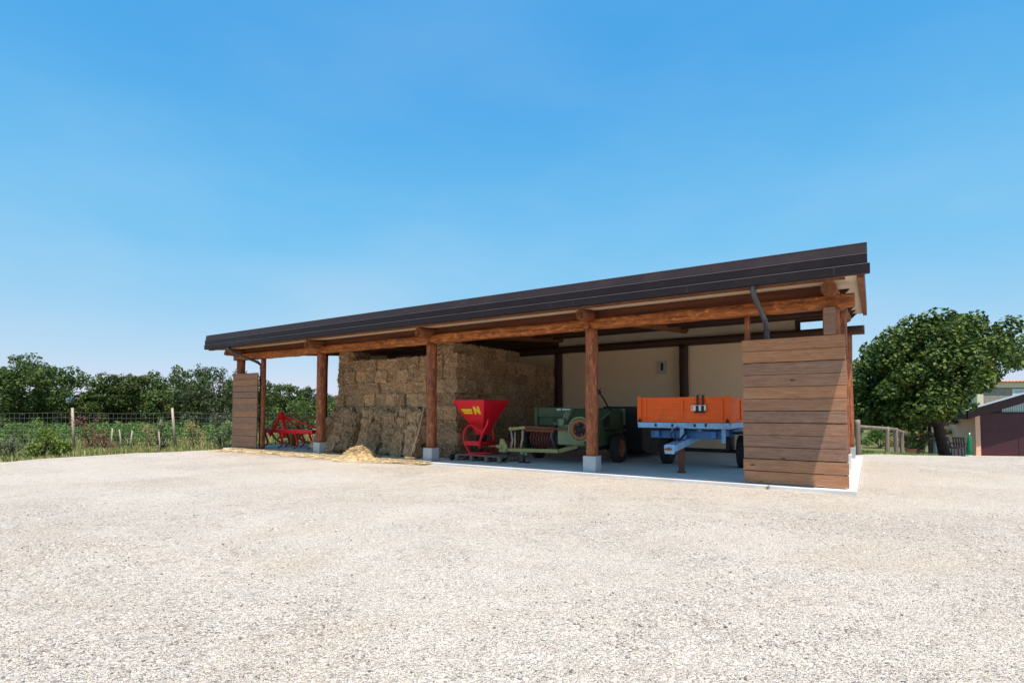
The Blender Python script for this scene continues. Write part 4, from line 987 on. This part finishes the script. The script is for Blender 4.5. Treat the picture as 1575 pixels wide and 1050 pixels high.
def blades(name, n, fn, h0, h1, wd, seed, m):
    rs = np.random.RandomState(seed); V = []; Fc = []
    for k in range(n):
        p = fn(rs)
        if p is None: continue
        h = rs.uniform(h0, h1) * (1 + .6 * noise.noise((p[0] * .6, p[1] * .6, 2))); a = rs.uniform(0, 6.28); dx, dy = math.cos(a), math.sin(a); ln = rs.uniform(0, .5) * h
        x, y, z = p; i = len(V)
        V += [(x - dy * wd, y + dx * wd, z), (x + dy * wd, y - dx * wd, z), (x + dx * ln * .4 + dy * wd * .7, y + dy * ln * .4 - dx * wd * .7, z + h * .6), (x + dx * ln, y + dy * ln, z + h)]; Fc.append((i, i + 1, i + 2, i + 3))
    tag(npmesh(name, V, Fc, m), kind='stuff')
LEFT_EDGE = [(15.0, -15.75), (15.7, -15.6), (18, -14.6), (20, -13.7), (21.9, -11.2), (23.2, -9.6), (27.5, -5.2), (30, -3)]
def edge_x(y):
    for (a, xa), (b2, xb) in zip(LEFT_EDGE, LEFT_EDGE[1:]):
        if a <= y <= b2: return xa + (xb - xa) * (y - a) / (b2 - a)
    return -16 if y < 15 else -3
def inbarn(x, y):
    D = .5497 * x + .8357 * y; u = .8357 * x - .5497 * y
    return -21.3 < u < 0 and 11.4 < D < 20.8
def lf(rs):
    y = 13.2 + 14 * rs.rand() ** 1.1; x = edge_x(y) + .12 - 13 * rs.rand() ** 1.6 + rs.normal(0, .12)
    if inbarn(x, y) or (y < 15.2 and x > -16.4 - (15.2 - y) * 2): return None
    return (x, y, gh(x, y) - .06)
blades('wild_grass', 34000, lf, .07, .24, .009, 3, M['blade'])
def lf2(rs):
    y = rs.uniform(22, 36); x = rs.uniform(-34, -7)
    if inbarn(x, y): return None
    return (x, y, gh(x, y) - .06)
blades('tall_grass', 9000, lf2, .14, .42, .014, 6, M['blade'])

# ------------------------------------------------------------------ wire fence on the left
FP = [(-33, 18.5), (-25.2, 20.2), (-17.25, 21.6), (-13.75, 22.4), (-11.9, 24.4), (-9.2, 30.5), (-9.5, 34), (0, 44)]
wf = thing('wire_fence', 'sagging wire mesh fence on leaning grey wooden posts along the left field', 'fence', (-17.25, 21.6, GZ))
rf = random.Random(4)
fo = Vector((-17.25, 21.6, GZ))
for i, (x, y) in enumerate(FP):
    tl = {2: (-.13, 0), 3: (-.18, 0)}.get(i, (rf.uniform(-.08, .08), 0))
    h = 1.62 if i < 6 else 1.9
    MB().tube([Vector((x, y, gh(x, y) - .1)) - fo, Vector((x + tl[0] * .5, y, gh(x, y) + h * .5)) - fo, Vector((x + tl[0], y, gh(x, y) + h)) - fo], [.055, .05, .045], 9).build('fence_post', M['fence'], wf)
mb = MB()
for (x0, y0), (x1, y1) in zip(FP, FP[1:]):
    L = math.hypot(x1 - x0, y1 - y0); n = int(L / .16)
    for hh in (.08, .25, .42, .6, .8, 1.02, 1.25, 1.45):
        pts = [Vector((x0 + (x1 - x0) * k / 6, y0 + (y1 - y0) * k / 6, GZ + hh - .05 * math.sin(math.pi * k / 6) * (.4 + hh * .5))) - fo for k in range(7)]
        mb.tube(pts, .0026, 4, False)
    for k in range(1, n):
        q = k / n; x, y = x0 + (x1 - x0) * q, y0 + (y1 - y0) * q; sg = .05 * math.sin(math.pi * q)
        mb.tube([Vector((x, y, GZ + .05)) - fo, Vector((x + .02 * math.sin(k), y, GZ + 1.45 - sg * 1.1)) - fo], .0030, 4, False)
mb.build('wire_mesh', M['wire'], wf)
for k, (px, Y, h) in enumerate([(172, 20.6, .85), (186, 20.7, .8), (202, 20.8, .75), (246, 20.3, .75)]):
    x = (px - 787) / F * Y
    o = MB().tube([(0, 0, -.1), (.02, 0, h * .5), (random.Random(k).uniform(-.06, .06), 0, h)], [.03, .028, .02], 7).build('wooden_stake', M['fence'], loc=(x, Y, gh(x, Y)))
    tag(o, ['thin grey stake in the grass right of the first fence post', 'thin grey stake, middle one of three in the grass between the fence posts', 'thin grey stake, rightmost of three in the grass between the fence posts', 'short grey stake beside the tall thin pale plant'][k], 'stake', 'short stakes in the grass')

# ------------------------------------------------------------------ right side: tree, rail fence, garage, house
TX, TY = 19.6, 25.0; tz = gh(TX, TY)
bt = thing('mulberry_tree', 'large round dark green broad-leaved tree in front of the peach coloured garage', 'tree', (TX, TY, tz))
def lowf(x, y):
    x = x - .72 * y
    P = [(-9, 1.0), (-4, 1.05), (-.8, 1.2), (.15, 1.45), (.95, 1.9), (1.7, 2.6), (2.2, 3.5), (2.9, 3.65), (3.9, 4.0), (9, 4.8)]
    for (a, za), (b2, zb) in zip(P, P[1:]):
        if a <= x <= b2: return za + (zb - za) * (x - a) / (b2 - a) + .2 * noise.noise((x, y, 2)) + .35
    return 9
cl = crown_clusters(440, (.0, 0, 3.2), (3.95, 3.6, 3.25), 53, lowf, .09, .35, (.34, .62))
V, Fc = leaf_arrays(cl, 92, .17, 42, .55, .8, .75, .6); npmesh('crown', V, Fc, M['leafB'], bt)
mb = MB(); mb.tube([(.14, 0, -.15), (.08, 0, .3), (.0, .05, .9), (-.1, .05, 1.5), (-.2, 0, 2.4)], [.30, .23, .21, .21, .16], 14)
limbs(mb, (-.1, .05, 1.45), [c[:3] for c in cl[::14]], .30, 6); mb.build('trunk', M['bark'], bt)
rfence = thing('rail_fence', 'low grey wooden post and rail fence beside the big tree', 'fence', (12.6, 19.6, gh(12.6, 19.6)))
ro = Vector((12.6, 19.6, gh(12.6, 19.6)))
RP = [(11.85, 18.9), (12.9, 19.0 + .9), (13.95, 20.9), (14.75, 22.0), (15.45, 22.7), (16.2, 23.5), (17.05, 24.3), (17.9, 25.0), (18.8, 25.9)]
def rp(px, Y, z=0): return Vector(((px - 787) / F * Y, Y, z))
RPX = [(1318, 19.0, 1.02), (1362, 20.6, .98), (1376, 21.2, 1.0), (1385, 22.2, 1.0), (1394, 23.0, .97), (1405, 23.8, .95), (1417, 24.7, .92), (1430, 25.6, .9)]
pts = []
for i, (px, Y, h) in enumerate(RPX):
    p = rp(px, Y); p.z = gh(p.x, p.y); hh = h + (.18 if i == 0 else 0)
    MB().log(p - ro - Vector((0, 0, .1)), p - ro + Vector((.03 * math.sin(i * 2), 0, hh)), .075, .1, .08, 10, i + 3).build('fence_post', M['railwood'], rfence); pts.append(p - ro + Vector((0, 0, h - .06)))
for a, b2 in ((0, 2), (2, 4), (4, 7)):
    q = [pts[a]] + pts[a + 1:b2 + 1]; MB().tube(q, .06, 9).build('rail', M['railwood'], rfence)
# lawn and dry bushes beyond the rail fence
def lw(rs):
    y = rs.uniform(19.0, 36); x = (rs.uniform(1300, 1440) - 787) / F * y
    if x > 19 and y > 27: return None
    return (x, y, gh(x, y) - .05)
blades('lawn', 26000, lw, .05, .14, .012, 12, M['lawn_blade'])
for k, (px, Y, wd, h, mm, lb) in enumerate([(1352, 36, 2.2, 1.3, 'leafG', 'green bush beyond the lawn just right of the barn corner'), (1376, 38, 2.8, 1.5, 'leafY', 'yellow dry bush beyond the lawn under the big tree, left of its twin'), (1402, 37, 2.4, 1.25, 'leafY', 'yellow dry bush beyond the lawn under the right half of the big tree crown'), (1425, 39, 2.6, 1.75, 'leafL', 'light green bush beyond the lawn next to the garage wall'), (1325, 40, 3.0, 1.6, 'leafG', 'green bush beyond the lawn mostly hidden behind the barn corner')]):
    shrub(px, Y, wd, h, M[mm], 60 + k, lb, .13, 90, 18)
def backwood(seed, pa, pb, Ya, Yb, top, n, nm, lb):
    rs = np.random.RandomState(seed); cl = []
    for k in range(n):
        Y = rs.uniform(Ya, Yb); px = rs.uniform(pa, pb); x = (px - 787) / F * Y; cl.append((x, Y, gh(x, Y) + rs.uniform(.2, top), rs.uniform(.5, .9)))
    V, Fc = leaf_arrays(cl, 60, .24, seed); tag(npmesh(nm, V, Fc, M['leafA']), lb, kind='stuff')
def scrub():
    rs = np.random.RandomState(17); cl = []
    for k in range(260):
        Y = rs.uniform(25.5, 34); px = rs.uniform(-120, 372); x = (px - 787) / F * Y
        if inbarn(x, Y): continue
        hh = .35 + .65 * max(0, noise.noise((x * .35, Y * .35, 6)) + .35); cl.append((x, Y, gh(x, Y) + rs.uniform(.1, hh), rs.uniform(.28, .5)))
    V, Fc = leaf_arrays(cl, 60, .13, 18); tag(npmesh('scrub', V, Fc, M['leafG']), 'low green scrub in the field behind the wire fence', kind='stuff')
scrub()
backwood(91, 1290, 1520, 50, 60, 3.4, 130, 'far_thicket', 'far green thicket behind the big tree and the garage')

GX, GY = 23.72, 28.0; gz = gh(GX, GY)
GR = R(-10)
ga = thing('garage', 'peach garage with dark gabled roof, maroon door and pale blue gable sheet', 'garage', (GX, GY, gz), GR)
SL = math.tan(R(18.0)); GWD = 8.4; GD = 4.3; EH = 2.16
gh_ = lambda x: EH + SL * (min(x, GWD - x))
mb = MB(); mb.box(0, .16, 0.0, GD, -.4, EH); mb.box(GWD - .16, GWD, 0, GD, -.4, EH); mb.box(.161, GWD - .161, GD - .2, GD, -.4, EH); mb.build('wall', M['peach'], ga)
MB().box(-.03, .19, -.035, -.001, -.4, EH + .05).build('corner_pillar', M['peach'], ga)
mb = MB(); fr = Matrix(((1, 0, 0, 0), (0, 0, 1, .10), (0, 1, 0, 0), (0, 0, 0, 1)))
mb.prism([(.2, 2.25), (GWD - .2, 2.25), (GWD - .2, gh_(GWD - .2) - .05), (GWD / 2, gh_(GWD / 2) - .05), (.2, gh_(.2) - .05)], fr, .05); mb.build('gable_wall', M['maroon'], ga)
mb = MB(); nrib = 60; xa, xb = 1.25, GWD - 1.25
for k in range(nrib):
    x0, x1 = xa + (xb - xa) * k / nrib, xa + (xb - xa) * (k + .55) / nrib
    for a, b2, dy in ((x0, x1, -.03), (x1, xa + (xb - xa) * (k + 1) / nrib, 0)):
        mb.add([(a, .09 + dy, 2.22), (b2, .09 + dy, 2.22), (b2, .09 + dy, gh_(b2) - .1), (a, .09 + dy, gh_(a) - .1)], [(0, 1, 2, 3)])
        if dy: mb.add([(a, .09, 2.22), (a, .06, 2.22), (a, .06, gh_(a) - .1), (a, .09, gh_(a) - .1)], [(0, 1, 2, 3)])
mb.build('gable_sheet', M['bluegrey'], ga)
mb = MB()
for k in range(3): mb.box(.165 + k * 2.7, .165 + k * 2.7 + 2.69, .02, .07, .03, 2.2)
dr = mb.build('door', M['maroon'], ga, bev=.006)
mb = MB(); mb.box(GWD - .9, GWD - .86, -.02, .018, .9, 1.1); mb.box(1.9, 1.93, .010, .018, .05, 1.0); mb.build('door_seam', M['black'], dr)
mb = MB(); mb.box(.15, GWD - .17, .0, .09, 2.2, 2.26); mb.build('door_rail', M['metal'], ga)
MB().box(-.4, GWD + .3, -1.0, -.04, -.4, .05).build('apron', M['peach'], ga)
mb = MB()
for s in (0, 1):
    X = (lambda x: x) if s == 0 else (lambda x: GWD - x)
    x0, x1 = -.62, GWD / 2
    vs = [(X(x), y, EH + SL * x + h) for h in (.0, .12) for y in (-.52, 1.5) for x in (x0, x1)]
    mb.add(vs, [(0, 2, 3, 1), (4, 5, 7, 6), (0, 1, 5, 4), (2, 6, 7, 3), (0, 4, 6, 2), (1, 3, 7, 5)])
mb.build('roof', M['roofgrey'], ga)
mb = MB()
for s in (0, 1):
    X = (lambda x: x) if s == 0 else (lambda x: GWD - x)
    vs = [(X(x), y, EH + SL * x + h) for h in (-.03, .40) for y in (-.58, -.522) for x in (-.66, GWD / 2)]
    mb.add(vs, [(0, 2, 3, 1), (4, 5, 7, 6), (0, 1, 5, 4), (2, 6, 7, 3), (0, 4, 6, 2), (1, 3, 7, 5)])
    vs = [(X(x), y, EH + SL * x + h) for h in (-.02, .38) for y in (-.52, 1.5) for x in (-.70, -.625)]
    mb.add(vs, [(0, 2, 3, 1), (4, 5, 7, 6), (0, 1, 5, 4), (2, 6, 7, 3), (0, 4, 6, 2), (1, 3, 7, 5)])
mb.build('fascia', M['metal'], ga)
hx = (1503 - 787) / F * 42; hz = gh(hx, 42) - .2
ho = thing('farmhouse', 'grey stone farmhouse with cream trims and clay tile roof behind the garage', 'house', (hx, 42, hz), R(-6))
HH = 1.45 + 41 * 42 / F - hz
mb = MB(); mb.box(.02, 11, .0, 8, -.3, HH - .3); mb.build('wall', M['masonry'], ho)
mb = MB(); mb.box(-.06, .38, -.06, .5, -.3, HH - .305); mb.build('corner_trim', M['cream'], ho)
mb = MB(); mb.box(-.12, 11.1, -.12, 8.1, HH - .3, HH + .12); mb.build('cornice', M['cream'], ho)
mb = MB(); mb.box(2.45, 4.2, -.05, .0, HH - 1.5, HH - .42); wn = mb.build('window', M['white'], ho); mb = MB(); mb.box(2.6, 3.28, -.062, -.052, HH - 1.42, HH - .52); mb.box(3.36, 4.06, -.062, -.052, HH - 1.42, HH - .52); mb.build('pane', M['bluegrey'], wn)
mb = MB(); nx, ny = 300, 12; vs = []
for j in range(ny + 1):
    for i in range(nx + 1):
        x = -.3 + 11.7 * i / nx; y = -.35 + 4.7 * j / ny; vs.append((x, y, HH + .12 + .05 * abs(math.sin(x * math.pi / .24)) ** .8 + (y + .35) * .07 + .03 * ((j % 2))))
mb.add(vs, [(j * (nx + 1) + i, j * (nx + 1) + i + 1, (j + 1) * (nx + 1) + i + 1, (j + 1) * (nx + 1) + i) for j in range(ny) for i in range(nx)])
mb.box(-.3, 11.4, -.33, 4.3, HH + .121, HH + .125); mb.box(-.3, 11.4, 4.3, 8.3, HH + .121, HH + .45)
mb.build('roof', M['tile'], ho)
# things by the garage wall
def gl(x, y):                               # point in the garage's own frame
    p = Matrix.Rotation(GR, 3, 'Z') @ Vector((x, y, 0)) + Vector((GX, GY, 0)); p.z = gh(p.x, p.y) + .0; return p
def at(px, Y): x = (px - 787) / F * Y; return Vector((x, Y, gh(x, Y)))
gp = thing('closed_parasol', 'closed green parasol standing against the peach garage corner', 'parasol', at(1487, 27.6), 0)
MB().lathe((0, 0, 0), (.06, 0, 1), [(.05, .1), (.10, .16), (.125, .35), (.085, .8), (.075, 1.0), (.02, 1.12)], 12).build('canopy', M['parasol'], gp)
mb = MB(); mb.cyl((0, 0, 0), (.07, 0, 1.2), .02, 8); mb.cyl((0, 0, 0), (0, 0, .06), .16, 16); mb.build('pole', M['white'], gp)
tb = thing('garden_table', 'dark table with pale legs standing under the tree by the garage', 'table', at(1433, 26.2), .2)
MB().box(-.5, .5, -.35, .35, .76, .80).build('table_top', M['black'], tb, bev=.01)
for x in (-.45, .45):
    for y in (-.3, .3): MB().box(x - .03, x + .03, y - .03, y + .03, 0, .759).build('leg', M['lightgrey'], tb)
pp = thing('flower_pot', 'terracotta pot with a small plant standing on the dark garden table', 'plant pot', at(1432, 26.2) + Vector((0, 0, .8)), 0)
MB().lathe((0, 0, 0), (0, 0, 1), [(.001, 0), (.09, 0), (.12, .16), (.10, .16), (.001, .14)], 16).build('pot', M['terracotta'], pp)
V, Fc = leaf_arrays([(0, 0, .26, .16), (.1, 0, .22, .12), (-.1, .05, .24, .12)], 60, .07, 3); npmesh('plant', V, Fc, M['leafA'], pp)
def potted(px, Y, h, wd, seed, label, m='leafG'):
    o = thing('potted_shrub', label, 'potted plant', at(px, Y))
    MB().lathe((0, 0, 0), (0, 0, 1), [(.001, 0), (.15, 0), (.21, .30), (.22, .34), (.18, .34), (.001, .30)], 18).build('pot', M['terracotta'], o)
    rs = np.random.RandomState(seed); cl = [(rs.normal(0, wd * .22), rs.normal(0, wd * .22), .34 + rs.uniform(.05, 1) * (h - .34), wd * .26) for k in range(12)]
    V, Fc = leaf_arrays(cl, 60, .09, seed); npmesh('foliage', V, Fc, M[m], o)
potted(1398, 23.0, .95, .55, 3, 'potted green shrub in front of the rail fence, left one of the pair'); potted(1411, 23.6, 1.0, .75, 5, 'broader potted dark shrub in front of the rail fence, right one of the pair', 'leafA')
def chair(px, Y, rz, label):
    o = thing('garden_chair', label, 'chair', at(px, Y), rz)
    MB().box(-.24, .24, -.22, .22, .42, .46).build('seat', M['brownchair'], o, bev=.01)
    mb = MB()
    for k in range(5): mb.bar((-.21 + k * .105, .22, .46), (-.22 + k * .11, .34, .95), .07, .025, (0, 1, 0))
    mb.bar((-.25, .34, .95), (.25, .34, .95), .03, .06); mb.build('backrest', M['brownchair'], o)
    for x in (-.21, .21):
        for y in (-.19, .19): MB().bar((x, y, .42), (x * 1.1, y * 1.15, 0), .04, .04).build('leg', M['brownchair'], o)
        MB().bar((x * 1.1, -.2, .64), (x * 1.1, .26, .66), .05, .03).build('armrest', M['brownchair'], o)
chair(1466, 27.3, .6, 'brown garden chair by the garage wall right of the tree trunk'); chair(1475, 28.2, -.4, 'brown garden chair against the garage wall next to the green parasol')
for k, (yy, z, r, lb) in enumerate([(2.4, 1.62, .22, 'larger hanging plant on the peach garage wall next to the trunk'), (1.5, 1.72, .15, 'smaller hanging plant on the peach garage wall near its corner'), (2.1, 1.15, .15, 'lower trailing plant on the peach garage wall')]):
    p = gl(-.16, yy); o = thing('hanging_plant', lb, 'wall plant', (p.x, p.y, gz + z))
    MB().lathe((0, 0, -.12), (0, 0, 1), [(.001, 0), (.08, 0), (.11, .14), (.001, .13)], 14).build('pot', M['terracotta'], o)
    V, Fc = leaf_arrays([(0, 0, .1, r), (0, .1, -.05, r * .8), (0, -.1, .0, r * .8)], 50, .09, 8 + k); npmesh('foliage', V, Fc, M['leafA'], o)
lp = thing('garden_post', 'dark upright post carrying the leafy shade beside the tree trunk', 'post', at(1428, 26.8)); MB().log((0, 0, -.1), (0, 0, 2.1), .07, .3, .05, 10, 3).build('pole', M['bark'], lp)
# a few weeds along the slab edge
for k, (u, lb) in enumerate([(-1.72, 'tiny green weed at the slab edge below the right plank wall')]):
    p = W(u, 11.58, GZ); V, Fc = leaf_arrays([(0, 0, .03, .035), (.03, 0, .05, .03)], 10, .035, 50 + k); o = npmesh('weed', V, Fc, M['leafL'], None, (p.x, p.y, p.z)); tag(o, lb, 'weed')
